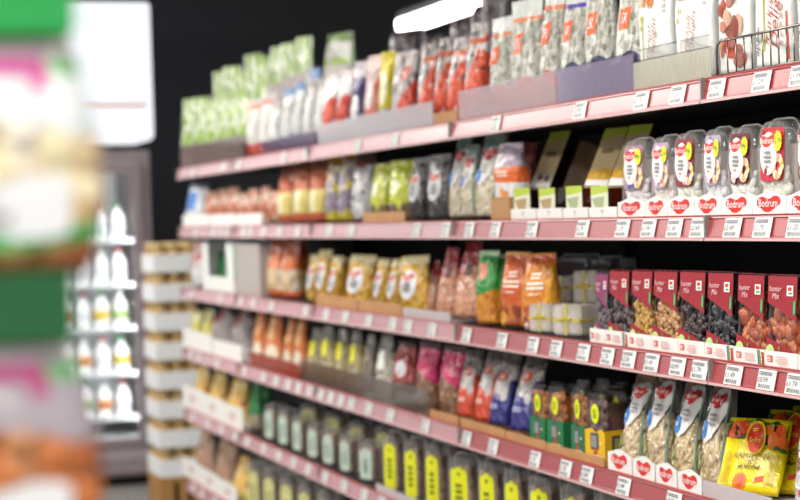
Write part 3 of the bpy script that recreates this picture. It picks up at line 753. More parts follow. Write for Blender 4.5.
bag_kind('orangebox', 'flour_bag', 'bag', .12, .2, .07, 'block', film('orange white pack', 'b8a6b6', [('band', .24, .58, 'f07030'), ('band', 0, .24, 'e6e4e2'), ('below', .3, 0, 'e6e4e2')], .3),
    [('lettering', [('lines', 0, .46, .45, .06, 2, 'ffe0cc')]), ('picture', [('ell', -.1, .13, .16, .09, 'f0a040'), ('ell', .25, .1, .14, .06, 'e08a30')])])
bag_kind('rustbox', 'flour_bag', 'bag', .12, .2, .07, 'block', film('rust red pack', '8d3a32', [('band', 0, .3, 'e2562c'), ('blot', 20, .58, .3, 1, '6a2a2c')], .3))
def date_pack(key, mid, name, w, h, d, food, front):
    def build(seed):
        mb = MB().box(-w/2, w/2, -d/2+.003, d/2, .0, h, clear('date tub', 'd8c8b8', .1, .1), .004)
        ct = MB().box(-w/2+.003, w/2-.003, -d/2+.006, d/2-.003, .003, h-.004, plain(key+' food', food, .3, bump=.8, bscale=90, var=.4), .003)
        return [('dates', ct.mesh('dates')), ('clear_tub', mb.mesh('clear_tub')), ('sleeve', decor(front, lambda u, v, off=0: Vector((u*w/2, -d/2-off+.002, v*h)), w/2, h).mesh('sleeve'), 'printed paper sleeve')]
    kind(key, name, 'tub', (w, h, d), build)
tall = lambda c1, c2: [('poly', [(-1, 0), (1, 0), (1, 1), (-1, 1)], 'd8c092'), ('poly', [(-1, .86), (1, .9), (1, 1), (-1, 1)], 'c8d84a'), ('poly', [(-1, .28), (1, .3), (1, .42), (.2, .46), (-1, .42)], c1), ('poly', [(-1, 0), (1, 0), (1, .29), (-1, .31)], 'eceae6'),
    ('ell', -.3, .37, .25, .04, c2), ('ell', .4, .35, .22, .04, c2), ('lines', 0, .68, .5, .035, 2, '7a5a3a'), ('lines', 0, .14, .6, .05, 2, 'c8c0b8')]
date_pack('datestall', 0, 'date_pack', .085, .17, .04, '3c1e14', tall('c8c0a8', '6a3a5c'))
date_pack('apricotstall', 0, 'date_pack', .085, .17, .04, '6a3216', tall('e0a83a', 'e8c040'))
front = lambda c1, c2: [('poly', [(-1, 0), (1, 0), (1, 1), (-1, 1)], 'dfe0c8'), ('poly', [(-1, .7), (1, .8), (1, 1), (-1, 1)], 'b8cc4a'), ('poly', [(-.9, .6), (.6, .66), (.3, .1), (-.2, .1)], c1), ('ell', -.4, .18, .3, .14, c2), ('ell', .3, .14, .3, .12, c2)]
date_pack('datessmall', 0, 'date_tub', .07, .05, .05, '2c1812', front('b59a72', '7a4a78'))
date_pack('apricotsmall', 0, 'date_tub', .07, .05, .05, '7a3416', front('a8b48a', 'e0c030'))

# third shelf
bag_kind('orangebag', 'snack_bag', 'bag', .16, .22, .07, 'pillow', film('orange film', 'd9682c', [('band', .1, .48, ('nuts', ['e0b878', 'f0dcb0', 'c98a4a', 'e8e4dc'], 55)), ('band', .74, 1, 'b0502a'), ('band', 0, .1, 'e8641c'), ('blot', 24, .6, .5, 1, 'f0c8a8')], .22))
def redtop(key, cols):
    bag_kind(key, 'peanut_bag', 'bag', .15, .25, .06, 'taper', film(key+' film', 'a81f26', [('below', .62, .1, ('nuts', cols, 75)), ('band', .7, .82, '8a1a20'), ('blot', 30, .63, .6, 1, 'd84a4a')], .2),
        [('label', [('poly', [(-.25, .56), (.35, .55), (.4, .7), (-.2, .7)], '4a3236'), ('lines', .08, .63, .22, .04, 2, '8a6a68')])])
redtop('peanutred', ['d98a60', 'eab48c', 'c4684a', 'f0cbb0'])
def fruitpouch(key, base, layers, title, sub, col):
    bag_kind(key, 'fruit_pouch', 'pouch', .15, .21, .05, 'block', film(key+' film', base, layers, .22),
        [('lettering', [('lines', 0, .7, .35, .05, 2, col), ('lines', 0, .57, .6, .06, 2, col), ('lines', 0, .46, .5, .02, 1, 'f8dcc0')])] if col else [])
fruitpouch('greenpouch', '2f9a3a', [('below', .42, .05, ('nuts', ['e08a1c', 'f0a830', 'c86a10'], 40)), ('ell', -.3, .72, .42, .12, 'e88a70'), ('band', .93, 1, 'bfe0b0')], '', '', None)
fruitpouch('orangepouch', 'd9601c', [('below', .3, -.04, ('nuts', ['8a3210', 'b84a14', 'd97a2c', '6a2408'], 45)), ('ell', -.7, .1, .4, .1, 'e8a02a'), ('rect', .75, 1, 0, 1, 'e8962a'), ('band', .95, 1, 'f0b060')], 'Sweet', 'Potato', 'ffe6cf')
fruitpouch('amberpouch', 'e58a22', [('below', .34, .05, ('nuts', ['c4501a', 'd9742c', '9c3a10', 'f2e2d8'], 42)), ('band', .86, .96, 'cf5a1c'), ('rect', .6, 1, .1, .8, 'eda52c')], 'Snack', 'Mix', 'fff2e2')
def ribbon_block():
    w, h, d = .1, .07, .06
    def build(seed):
        rnd = random.Random(seed+3); ct = MB(); n = 6
        for i in range(n):
            x0 = -w/2+.005+(w-.01)*i/n
            ct.box(x0+.001, x0+(w-.01)/n-.001, -d/2+.004+rnd.uniform(0, .006), d/2-.004, .003, h-.004-rnd.uniform(0, .012), plain('nougat %d' % (i % 3), ('f0e8da', 'b4a284', 'dccfb8')[i % 3], .5, bump=.6, bscale=110, var=.2), .003)
        sh = MB().box(-w/2, w/2, -d/2, d/2, 0, h, clear('wrap film', 'ffffff', .12, .12, milk=.3, milkcol='f6f2ec', crinkle=1), .004)
        rb = (MB().box(-w/2-.001, w/2+.001, -d/2-.001, -d/2-.0003, h*.45, h*.53, ink('cdbb4a')).box(w/2+.0003, w/2+.001, -d/2-.001, d/2, h*.45, h*.53, ink('cdbb4a'))
              .box(-.004, .004, -d/2-.0012, -d/2-.0004, 0, h+.001, ink('cdbb4a')).box(-.004, .004, -d/2, d/2, h+.0003, h+.001, ink('cdbb4a'))
              .box(-.022, -.002, -d/2-.005, -d/2-.001, h*.5, h*.6, ink('cdbb4a'), .001).box(.002, .022, -d/2-.005, -d/2-.001, h*.5, h*.6, ink('cdbb4a'), .001))
        return [('sweets', ct.mesh('sweets')), ('wrap', sh.mesh('wrap')), ('ribbon', rb.mesh('ribbon'), 'yellow ribbon')]
    kind('ribbon', 'nougat_block', 'sweets', (w, h, d), build)
ribbon_block()
def carton(key, cols, r=.008, stretch=1.2, n=90, red='9c2430', flat=.7):
    w, h, d = .092, .142, .045
    def build(seed):
        S = lambda u, v, off=0: Vector((u*w/2*.96, -d/2+.002-off, v*h))
        fm = lumps(S, n, r, pieces(key+' food', cols, .35, .2), seed+9, u0=-.88, u1=.88, v0=.06, v1=.74, stretch=stretch, flat=flat)
        fm.box(-w*.45, w*.45, -d*.5+r*2, d*.45, .004, h*.8, plain(key+' core', cols[len(cols)//2], .7))
        sh = MB().box(-w/2, w/2, -d/2, d/2, 0, h, clear('carton window', base=.035, crinkle=.3), .004)
        F_ = box_surface(w, h, d)
        sl = decor([('poly', [(-.97, .985), (-.97, .68), (.92, .47), (.92, .985)], red), ('poly', [(-.97, .015), (-.97, .29), (.92, .12), (.92, .015)], red)], F_, w/2, h)
        sd = side_surface(w, h, d)
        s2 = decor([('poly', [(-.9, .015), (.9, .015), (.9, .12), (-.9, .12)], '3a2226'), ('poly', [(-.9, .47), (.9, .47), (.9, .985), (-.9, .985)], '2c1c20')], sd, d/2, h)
        tp = MB().box(-w*.46, w*.46, -d*.45, d*.45, h+.0003, h+.001, ink(red))
        for q in (s2, tp):
            b0 = len(sl.f); sl.add(q.v, q.f, q.mats[0]); sl.mi[b0:] = [sl.mat(q.mats[k]) for k in q.mi]
        lab = [('text', 'hunter', -.4, .84, .0135, 'e8c8cc', .15), ('text', 'Mix', -.38, .755, .014, 'e8c8cc', .3)]
        return [('contents', fm.mesh('contents'), None, 'stuff'), ('clear_box', sh.mesh('clear_box')), ('sleeve', sl.mesh('sleeve'), 'dark red printed sleeve'),
            ('lettering', decor(lab, F_, w/2, h, .0022).mesh('lettering')),
            ('badge', decor([('poly', [(.3, .76), (.72, .76), (.72, .88), (.3, .88)], 'e8e6e2'), ('poly', [(.38, .82), (.62, .82), (.62, .86), (.38, .86)], 'd83a3a'), ('poly', [(.42, .78), (.66, .78), (.66, .8), (.42, .8)], '3aa05a')], F_, w/2, h, .0022).mesh('badge'), 'small white badge'),
            ('green_tag', decor([('poly', [(.74, .55), (.89, .55), (.89, .71), (.74, .71)], '1f9a55'), ('poly', [(.79, .57), (.83, .57), (.83, .69), (.79, .69)], '8fd0a8')], F_, w/2, h, .0022).mesh('green_tag'), 'green tag'),
            ('leaf_print', decor([('ell', -.68, .1, .3, .1, 'bfd88a'), ('lines', -.7, .09, .15, .03, 2, '5a8a3a'), ('ell', -.08, .16, .06, .025, '6aa03a'), ('ell', .5, .06, .1, .02, 'f09a30')], F_, w/2, h, .0022).mesh('leaf_print'))]
    kind(key, 'dried_fruit_carton', 'carton', (w, h, d), build)
carton('cpurple', ['5a4a54', '7a6a70', '3c3038'], red='8d3a66')
carton('cgrey', ['3a2a2e', '6a5658', '2c2024', '7d6a68'])
carton('cgold', ['c08a2c', 'dcae4a', 'a87420', 'e8c878'], r=.006, n=130)
carton('cpeanut', ['c98f54', 'dcae78', 'a86c38', 'e6c294'], r=.0062, n=130)
carton('cdark', ['2c1612', '4a2a24', '200f0c', '5a3a34'], n=80)
carton('cblack', ['120d10', '2a2028', '0a080a', '463a44'], n=80)
carton('corange', ['b0481c', 'd0682c', '8a3210', 'd88848'], r=.011, n=80, stretch=1.5)
carton('capricot', ['a8481c', 'b85a24', 'c4703c', '8f3a14'], r=.013, n=60, flat=.45, stretch=1.4)

# fourth shelf
bag_kind('clearlabel', 'bread_bag', 'bag', .17, .2, .08, 'gather', film('greyish clear bag', 'b4aaa8', [('rect', -.7, .1, .55, .95, 'a8444a'), ('ell', 0, .35, .7, .2, 'a49a9a'), ('blot', 20, .6, 0, 1, 'd8d4d4')], .2))
bag_kind('yellowbag', 'snack_bag', 'bag', .17, .14, .08, 'pillow', film('yellow snack film', 'd9cf6a', [('blot', 20, .55, 0, 1, 'f0ecc0'), ('blot', 16, .6, 0, 1, 'a89a8a')]))
bag_kind('pastaorange', 'pasta_bag', 'bag', .14, .24, .06, 'taper', film('orange pasta film', 'd9742a', [('ell', 0, .22, .75, .2, 'efe6cf'), ('rect', -.4, .1, .5, .9, 'e8c890'), ('blot', 22, .62, .3, 1, 'e0a060')]))
def clearyel(key, cols, sticker):
    bag_kind(key, 'nut_bag', 'bag', .16, .2, .07, 'taper', clear(key+' film', 'f8f6f0', .08, .12, crinkle=.9, milk=.14, milkcol='d8d4c8'), [('sticker', [('rrect', -.1, .6, .42, .15, sticker)], 'bright sticker')] if sticker else [], fill=dict(n=110, r=.01, cols=cols, v1=.7))
clearyel('paleyel', ['d8c878', 'e8dc9c', 'c4b05c', '8f8a50'], 'e8e020'); clearyel('brownnut', ['6a4a34', '8d6a4c', '55382a', 'a88868'], None); clearyel('whitenut', ['c9c0b4', 'e4ded4', '9c8f80'], 'f0f0ec')
bag_kind('redbag', 'snack_bag', 'bag', .17, .24, .07, 'taper', film('dark red film', 'a02422', [('ell', -.2, .55, .5, .14, 'eceaf0'), ('band', 0, .34, '6a4438'), ('blot', 18, .62, .3, 1, 'c44a3c'), ('band', .9, 1, '4a1a18')], .16))
def magenta(key):
    bag_kind(key, 'nut_bag', 'bag', .17, .25, .07, 'pillow', film(key+' film', 'd02868', [('below', .5, -.12, ('nuts', ['8d5c40', 'b08460', '6a4030', 'c8a484'], 60)), ('band', .9, 1, '6a4450'), ('blot', 9, .64, .5, .9, '8d1844')], .14, crinkle=.9))
magenta('magenta')
def foil(key, col, sub):
    bag_kind(key, 'crisp_bag', 'bag', .13, .25, .05, 'pillow', film(key+' film', '8f8482', [('blot', 24, .56, .55, 1, '6a605f'), ('below', .66, .1, 'c9c4c2'), ('blot', 30, .57, .36, .62, '8d8888'), ('below', .4, -.06, col), ('ell', .5, .4, .25, .09, 'c9c5c4'), ('rect', .72, 1, 0, .62, col)], .22, metal=.15, crinkle=.8),
        [('label', [('rrect', -.05, .66, .42, .06, 'd8553a'), ('lines', -.05, .66, .26, .03, 2, 'f0d8d0')], 'small red label'), ('lettering', [('lines', -.1, .24, .5, .035, 3, sub)])])
foil('foilred', 'd94a2c', 'f5c8b8'); foil('foilblue', '2b2a80', 'b8bce0')
def sleeve_box(key, col, foods):
    w, h, d = .075, .13, .06
    def build(seed):
        S = lambda u, v, off=0: Vector((u*w/2*.94, -d/2+.002-off, v*h))
        fm = lumps(S, 70, .008, pieces(key+' food', foods, .4), seed+9, v0=.4, v1=.9, stretch=1.2)
        fm.box(-w*.44, w*.44, -d*.5+.012, d*.44, .004, h*.84, plain(key+' core', foods[1], .7))
        sh = MB().box(-w/2, w/2, -d/2, d/2, 0, h, clear('clear box plastic', 'f8f6f2', .05, .08), .005)
        sh.box(-w/2+.002, w/2-.002, -d/2+.002, d/2-.002, h, h+.004, clear('clear box plastic', 'f0ece8', .1, .08), .002)
        F_ = box_surface(w, h, d); Sd = side_surface(w, h, d)
        fr = decor([('poly', [(-1, .01), (1, .01), (1, .44), (.6, .5), (.1, .44), (-.3, .5), (-1, .47)], col), ('rrect', -.05, .3, .42, .13, '58585a'), ('lines', -.05, .3, .3, .09, 5, 'b8b8b4'), ('poly', [(-.3, .05), (.35, .05), (.05, .24)], 'c04a34'), ('poly', [(-.8, .0), (.7, .0), (.7, .1), (-.8, .1)], 'e6d8a8'), ('lines', -.05, .05, .5, .02, 1, '7a6a3a'), ('ell', .55, .28, .12, .02, 'e8e0a0')], F_, w/2, h)
        sd = decor([('poly', [(-1, .01), (1, .01), (1, .47), (-1, .47)], col), ('rrect', -.1, .26, .4, .13, '4a4a4c')] + ([('lines', -.1, .26, .25, .09, 5, 'c8c060')]), Sd, d/2, h)
        b0 = len(fr.f); fr.add(sd.v, sd.f, sd.mats[0]); fr.mi[b0:] = [fr.mat(sd.mats[k]) for k in sd.mi]
        return [('contents', fm.mesh('contents'), None, 'stuff'), ('clear_box', sh.mesh('clear_box')), ('sleeve', fr.mesh('sleeve'), 'printed card sleeve'),
            ('price_sticker', decor([('ell', .05, .72, .4, .15, 'e6ea1e'), ('lines', .05, .72, .22, .07, 4, '8a9a2a')], F_, w/2, h).mesh('price_sticker'), 'yellow oval sticker')]
    kind(key, 'fruit_box', 'box', (w, h, d), build)
sleeve_box('boxgreen', '1f7a4a', ['8a4a24', 'b0642c', 'd0944c', '6a3a22']); sleeve_box('boxyellow', 'e8b81e', ['5a4446', '7a5c58', '443234', '8a706c'])
sleeve_box('boxplain', '4a4440', ['4a403c', '6a5c54', '38302e', '7d6f66'])
def sofra():
    w, h, d = .16, .15, .022
    Y_ = 'ecd80f'
    def build(seed):
        mb, S = bag_body(w, h, d, 'flat', seed+1, film('yellow sachet', Y_, [('band', 0, .03, 'd8b80c')], .16, crinkle=.25, coat=.5))
        ap = []; rnd = random.Random(4)
        ap.append(('poly', [(-.95, .72), (-.95, .92), (.97, .92), (.97, .58), (.4, .62), (.0, .7), (-.5, .68)], '4a2c14'))
        for u, v, r_ in ((-.62, .82, .2), (-.38, .85, .17), (-.75, .76, .12), (.42, .84, .15), (.62, .68, .2), (.85, .66, .17), (.78, .82, .14), (.2, .86, .12)):
            ap.append(('ell', u, v, r_, r_*.62, rnd.choice(['e8581c', 'f0701e', 'd9481a', 'ee7a28'])))
        for u, v in ((-.9, .9), (-.2, .92), (.28, .9), (.5, .9), (.74, .58), (.92, .56), (.06, .94), (.6, .92)):
            ap.append(('ell', u, v, .1, .03, rnd.choice(['3f6a24', '5a8a2c', '2f4a1c'])))
        logo = [('ell', .08, .7, .31, .225, Y_), ('ell', .08, .69, .25, .2, 'e2401f'), ('text', 'Sofra', .08, .655, .0145, 'ffe04a', .15), ('lines', .08, .79, .1, .025, 2, 'ffd83a')]
        arab = []
        def st(pts, t=.014):
            for (a, b), (c, e) in zip(pts, pts[1:]):
                dx, dy = c-a, (e-b)*.9; L_ = math.hypot(dx, dy) or 1; nx, ny = -dy/L_*t, dx/L_*t
                arab.append(('poly', [(a-nx, b-ny), (c-nx, e-ny), (c+nx, e+ny), (a+nx, b+ny)], '4a3a10'))
        st([(.32, .34), (.26, .31), (.2, .31), (.16, .345), (.13, .31), (.08, .31)]); st([(.03, .4), (.03, .3)]); st([(-.02, .41), (-.03, .32), (-.1, .3), (-.13, .34)])
        st([(-.2, .34), (-.24, .3), (-.3, .31), (-.32, .27)]); st([(.24, .36), (.25, .365)], .02); st([(-.24, .37), (-.23, .375)], .02)
        txt = [('text', 'KAMARDIN', .02, .455, .0175, '6a4a14'), ('lines', .02, .395, .3, .012, 1, 'b08a1c'), ('lines', -.72, .3, .12, .2, 16, 'd0b00c'), ('lines', .7, .3, .16, .2, 16, 'd0b00c')]
        return [('sachet', mb.mesh('sachet')), ('apricot_picture', decor(ap, S, w/2, h, .001, .0002).mesh('apricot_picture')), ('logo', decor(logo, S, w/2, h, .0062, .0012).mesh('logo'), 'round red logo'),
            ('lettering', decor(txt + arab, S, w/2, h, .003).mesh('lettering')), ('fruit_picture', decor([('ell', -.22, .12, .22, .12, 'ee7a1c'), ('ell', -.2, .13, .12, .08, 'd8581a'), ('poly', [(.24, .12), (.5, .15), (.5, .22), (.24, .19)], 'e0401f')], S, w/2, h, .0012).mesh('fruit_picture'))]
    kind('sofra', 'apricot_sachet', 'sachet', (w, h, d), build)
sofra()
bag_kind('nutwhite', 'nut_bag', 'bag', .14, .22, .06, 'pillow', film('white nut bag', 'dcd8dc', [('ell', .1, .55, .6, .12, 'b07a58'), ('blot', 26, .6, .4, .7, '8a5a40'), ('band', 0, .1, 'c4b8b8')], .2),
    [('lettering', [('poly', [(-.5, .2), (-.3, .2), (-.3, .26), (-.5, .26)], 'd04a4a'), ('lines', .2, .3, .5, .08, 6, '8a88a0'), ('poly', [(-.4, .78), (.2, .78), (.2, .86), (-.4, .86)], '5a62b0')])])

# fifth and sixth shelves
def lab_tub(key, lab, foods, line, w=.1, h=.15):
    tub_kind(key, 'nut_tub', 'tub', w, h, .06, foods, [('label', [('rrect', 0, .42, .8, .4, lab), ('burst', 0, .78, .4, .09, lab), ('lines', 0, .4, .42, .2, 4, line), ('ell', 0, .74, .16, .03, line)], 'tall paper label')], v1=.86, r=.0085, n=90, rt=.024)
lab_tub('ytub', 'e4e61c', ['a07a54', 'c49c6c', '7d5a3a', 'd8b484'], '6a7410')
lab_tub('gtub', 'c3d4c6', ['9c7a60', 'b89a7c', '7a5a44', 'c8b090'], '5a7a64')
lab_tub('btub', 'd2cf8a', ['7a6a3c', '9c8a54', '5c4c2a'], '6a6a2c')
bag_kind('greenleaf', 'snack_bag', 'bag', .15, .2, .07, 'taper', film('deep green film', '1f7a3c', [('band', 0, .32, '9a8a74'), ('blot', 18, .6, .2, 1, '4aa060')]))
bag_kind('amberbag', 'snack_bag', 'bag', .17, .17, .08, 'taper', film('amber film', 'e8bc60', [('blot', 18, .55, 0, 1, 'f0d890'), ('blot', 14, .6, .3, 1, 'a8542c'), ('blot', 22, .64, 0, .5, 'e8dc3c')]))
bag_kind('brownbag', 'snack_bag', 'bag', .2, .22, .09, 'taper', film('brown clear film', 'b48c74', [('blot', 18, .56, 0, 1, 'c8a88c'), ('blot', 14, .62, .2, 1, '5a3a30'), ('blot', 18, .66, 0, .6, 'e0cf6a')], .18))

# ------------------------------------------------------------------ display trays and guards
CARD = plain('brown card', 'b98a5c', .75, var=.08, bscale=25)
WCARD = plain('white tray card', 'ecebe8', .5)
GCARD = plain('grey tray card', 'bdb4b6', .6)
def span(lev, l, r, s):
    z = LEV[lev]; y1 = yat(l, XF+s, z); y0 = yat(r, XF+s, z); return z, y0, y1
def tray(lev, l, r, hpx, m, label, depth=.17, s=.004, shapes=None, n=1, lift=.0006, side=0, scallop=0, group=None, name='display_tray', s_lift=0):
    z, y0, y1 = span(lev, l, r, s); yc = (y0+y1)/2; L = y1-y0-.002
    zd = proj((XF+s, yc, z))[2]; h = hpx*zd/F; g = .0025
    t = thing(name, label, 'tray', (XF+s, yc, z+lift), -PI/2, group)
    mb = MB()
    mb.box(-L/2, L/2, 0, depth, 0, g, m)
    if scallop:                                  # front edge rises to a hump at each pack
        k = 8*n; pts = [(-L/2, g)]+[(L/2, g)]+[(L/2-L*i/k, h*(1-.22*scallop*(.5+.5*math.cos(2*PI*i/8)))) for i in range(k+1)]
        mb.prism(pts, 0, g, m)
    else: mb.box(-L/2, L/2, 0, g, g, h, m)
    for a, b in ((-L/2, -L/2+g), (L/2-g, L/2)) if side else ():
        mb.prism([(g, g), (depth-g, g), (depth-g, h*side), (depth*.6, h*side), (g, h)], a, b, m, 'x')
    if side: mb.box(-L/2, L/2, depth-g, depth, g, h*side, m)
    put('tray_body', mb.mesh('tray_body'), t)
    if shapes:
        for i in range(n):
            w = L/n; x0 = -L/2+w*(i+.5)
            S = lambda u, v, off=0: Vector((x0+u*w/2, -off, v*h))
            for nm, sh in shapes:
                put(nm, decor(sh, S, w/2, h, .0005).mesh(nm), t)
    return t
HRT = lambda sc=1: [('logo', [('heart', -.02, .47, .7*sc, .4*sc, 'd8322c'), ('text', 'Bodrum', -.0, .5, .0185*sc, 'ffffff')])]
def guard(lev, l, r, hpx, label, m, s=.001, ribs=0, t_=.0025):
    z, y0, y1 = span(lev, l, r, s); L = y1-y0; zd = proj((XF, (y0+y1)/2, z))[2]; h = hpx*zd/F
    t = thing('plastic_shelf_guard', label, 'guard', (XF+s, (y0+y1)/2, z+.0005), -PI/2, 'clear plastic guards along the shelf fronts')
    put('guard_sheet', MB().box(-L/2, L/2, 0, t_, 0, h, m).mesh('guard_sheet'), t)
    put('guard_foot', MB().box(-L/2, L/2, t_, .014, 0, .002, m).mesh('guard_foot'), t)
    put('guard_lip', MB().box(-L/2, L/2, -.001, t_+.002, h, h+.002, clear('guard edge', 'ffffff', .35, .1)).mesh('guard_lip'), t)
    if ribs:
        mb = MB(); n = int(L/.007)
        for i in range(n):
            x = -L/2+L*(i+.5)/n; mb.box(x-.0012, x+.0012, -.002, 0, .002, h*ribs, m)
        put('ribbed_strip', mb.mesh('ribbed_strip'), t)
    return t

# ------------------------------------------------------------------ TOP SHELF
pk = 'lime green snack bag'
run('green', 1, [(180+11*i, 192+11*i, 103-1.6*i) for i in range(6)], pk+' of the front row', s=.02, rot=25, wk=1.25)
run('green', 1, [(212+10.5*i, 225+10.5*i, 74-2*i) for i in range(5)], pk+' of the second row', s=.12, rot=25, d=.055, wk=1.25)
run('green', 1, [(244+12*i, 258+12*i, 60-5.5*i) for i in range(5)], pk+' of the third row', s=.235, rot=25, d=.06, wk=1.25)
run('greenbig', 1, [(284, 308, 37), (311, 362, 37)], 'large white and green sack behind', s=.33, rot=35, d=.08, wk=.9)
run('whitebag', 1, [(244, 255, 100, dict(key='redlab')), (256, 267, 97, dict(key='redlab')), (268, 278, 94), (279, 289, 88, dict(key='bluecap')), (290, 300, 84, dict(key='bluecap')), (301, 311, 80), (312, 322, 76)], 'pale grain bag', s=.02, rot=20)
run('whitebag', 1, [(266, 277, 82), (278, 289, 78), (290, 302, 72), (304, 315, 66, dict(key='bluecap'))], 'pale grain bag in the row behind', s=.13, rot=20, d=.05)
run('redwhite', 1, [(319, 332, 74), (333, 346, 68), (347, 361, 62, dict(key='purple', desc='purple crisp bag with a white patch')), (362, 375, 58, dict(key='pinkred', desc='pink and red crisp bag')),
    (376, 388, 51, dict(key='yellow', desc='bright yellow crisp bag')), (389, 410, 53, dict(key='silverred', desc='silver crisp bag with a red lower corner')), ], 'red and white crisp bag', s=.025, rot=25)
run('orangered', 1, [(415, 430, 49), (431, 444, 42), (443, 459, 38), (461, 479, 20)], 'silver and orange crisp bag', s=.025, rot=22)
run('darkflat', 1, [(392, 420, 36), (418, 450, 33), (448, 478, 24), (470, 492, 6)], 'dark silver bag standing behind the crisp bags', s=.16, rot=40, d=.08)
run('seedorange', 1, [(487, 508, 14), (508, 534, 3), (535, 555, -7)], 'orange-footed bag of sunflower seeds', s=.02, rot=20)
run('seedblue', 1, [(556, 580, -12), (582, 608, -20), (610, 639, -30)], 'blue-footed bag of sunflower seeds', s=.02, rot=20)
run('darkflat', 1, [(484, 512, -10), (514, 545, -22)], 'dark silver bag standing behind the sunflower seeds', s=.16, rot=40, d=.08)
run('pouch', 1, [(637, 672, -46), (674, 714, -55)], 'white sweet pouch with nut picture and vertical lettering', s=.025, rot=22)
place('pouchnut', 1, 717, 752, -62, s=.025, rot=22, label='white pouch with a large nut picture behind the wire fence on the top shelf', group='white sweet pouches')
place('pouchscript', 1, 753, 793, -70, s=.025, rot=22, label='white pouch with red script behind the wire fence on the top shelf', group='white sweet pouches')
place('pouch', 1, 795, 838, -78, s=.025, rot=22, label='white sweet pouch at the near end of the wire fence on the top shelf', group='white sweet pouches')
MILK = clear('milky guard plastic', 'f4f2f4', .08, .1, milk=.33, milkcol='dcd9dd')
VIO = clear('violet guard plastic', 'e4dcec', .1, .1, milk=.32, milkcol='bdb2cc')
PAL = clear('pale guard plastic', 'fafaf4', .1, .08, milk=.27, milkcol='f0eee6')
PINKG = clear('pinkish guard plastic', 'f6e8ea', .1, .1, milk=.3, milkcol='d8c4c8')
guard(1, 318, 433, 22, 'milky plastic guard in front of the crisp bags on the top shelf', MILK)
guard(1, 459, 556, 31, 'pinkish plastic guard in front of the orange-footed seed bags', PINKG)
guard(1, 557, 633, 36, 'violet plastic guard in front of the blue-footed seed bags', VIO)
guard(1, 634, 711, 30, 'clear ribbed plastic guard in front of the white pouches', PAL, ribs=.95)
guard(1, 639, 709, 43, 'taller clear plastic guard right behind the ribbed guard', clear('thin guard plastic', 'ffffff', .06, .05, milk=.12), s=.0175)
guard(1, 181, 243, 22, 'brownish plastic guard in front of the green snack bags', clear('brown guard plastic', 'e0d4d0', .1, .1, milk=.3, milkcol='8d7c78'))
guard(1, 262, 316, 14, 'violet plastic guard in front of the pale grain bags', clear('deep violet guard plastic', 'd4c4d8', .1, .1, milk=.42, milkcol='6e5a74'))
tray(1, 434, 457, 12, CARD, 'small brown card tray at the joint on the top shelf', depth=.02, s=.001)
# wire fence
z, y0, y1 = span(1, 716, 812, .002); L = y1-y0
t = thing('wire_shelf_fence', 'chrome wire fence along the near end of the top shelf', 'fence', (XF+.002, (y0+y1)/2, z+.001), -PI/2)
CH = plain('chrome wire', '8d8480', .25, .9)
hh = 37*proj((XF, (y0+y1)/2, z))[2]/F
put('frame_wire', MB().tube([(-L/2, .003, 0), (-L/2, .003, hh-.012), (-L/2+.003, .003, hh-.004), (-L/2+.012, .003, hh), (L/2, .003, hh)], .0022, CH).mesh('frame_wire'), t)
put('frame_wire', MB().tube([(-L/2, .003, .003), (L/2, .003, .003)], .0018, CH).mesh('frame_wire'), t)
for px in (726, 734.5, 742.5, 750.5, 761, 769, 777, 785, 792.5, 800):
    x = (y0+y1)/2-yat(px, XF+.005, z+.03)
    put('wire', MB().tube([(x, .006, 0.002), (x, .006, hh)], .0013, CH, 6).mesh('wire'), t)

# ------------------------------------------------------------------ SECOND SHELF
place('bluewhite', 2, 183, 200, 184, s=.03, rot=25, label='blue and white snack bag at the far end of the second shelf down')
run('rustpack', 2, [(203+10.5*i, 213+10.5*i, 193-(i % 3)*2) for i in range(7)], 'rust coloured snack pack', s=.035, rot=20, d=.05)
for i, (a, b) in enumerate(((183, 209), (210, 236), (237, 262))):
    tray(2, a, b, 12, WCARD, f'{ORD[i]} white tray from the far end of the second shelf down', group='white trays on the second shelf')
run('wheatbag', 2, [(274, 290, 166), (290, 306, 163), (306, 322, 160)], 'orange and straw coloured bag', s=.02, rot=20)
run('violetyellow', 2, [(323, 335, 157), (335, 347, 155)], 'violet and yellow bag', s=.02, rot=25)
place('silverbag', 2, 348, 366, 156, s=.02, rot=22, label='silver bag with a white base label on the second shelf down')
run('limebag', 2, [(367, 385, 163), (386, 406, 161)], 'lime yellow glossy bag', s=.03, rot=25, lift=.004)
tray(2, 363, 405, 11, CARD, 'brown card tray under the lime yellow bags', depth=.13)
run('darknut', 2, [(406, 423, 157), (424, 446, 155)], 'dark nut bag with white oval label', s=.02, rot=30)
run('tealbag', 2, [(445, 458, 143, dict(s=.035)), (457, 470, 143), (471, 492, 140)], 'white seed bag with teal edges', s=.02, rot=25, tilt=6)
place('orangebox', 2, 493, 515, 143, s=.02, rot=15, lift=.044, d=.05, jit=False, label='orange and white pack standing on a small brown box')
place('rustbox', 2, 517, 531, 143, s=.11, rot=15, lift=.044, label='dark red pack just behind the orange and white pack', d=.04, jit=False)
def plain_box(lev, l, r, hpx, label, m, depth=.1, s=.01):
    z, y0, y1 = span(lev, l, r, s); zd = proj((XF, (y0+y1)/2, z))[2]; h = hpx*zd/F
    t = thing('card_box', label, 'box', (XF+s, (y0+y1)/2, z+.0008), -PI/2)
    L = y1-y0
    put('box_body', MB().box(-L/2, L/2, 0, depth, 0, h, m, .002).mesh('box_body'), t)
    put('top_flap', MB().box(-L/2+.001, -.0006, .001, depth-.001, h, h+.0015, m).box(.0006, L/2-.001, .001, depth-.001, h, h+.0015, m).mesh('top_flap'), t)
    return t
plain_box(2, 491, 510, 22, 'small brown card box under the orange and white pack', CARD, .14)
run('datessmall', 2, [(514, 530, 188), (539, 555, 188)], 'small date tub with lime sleeve', s=.012, rot=8, lift=.003)
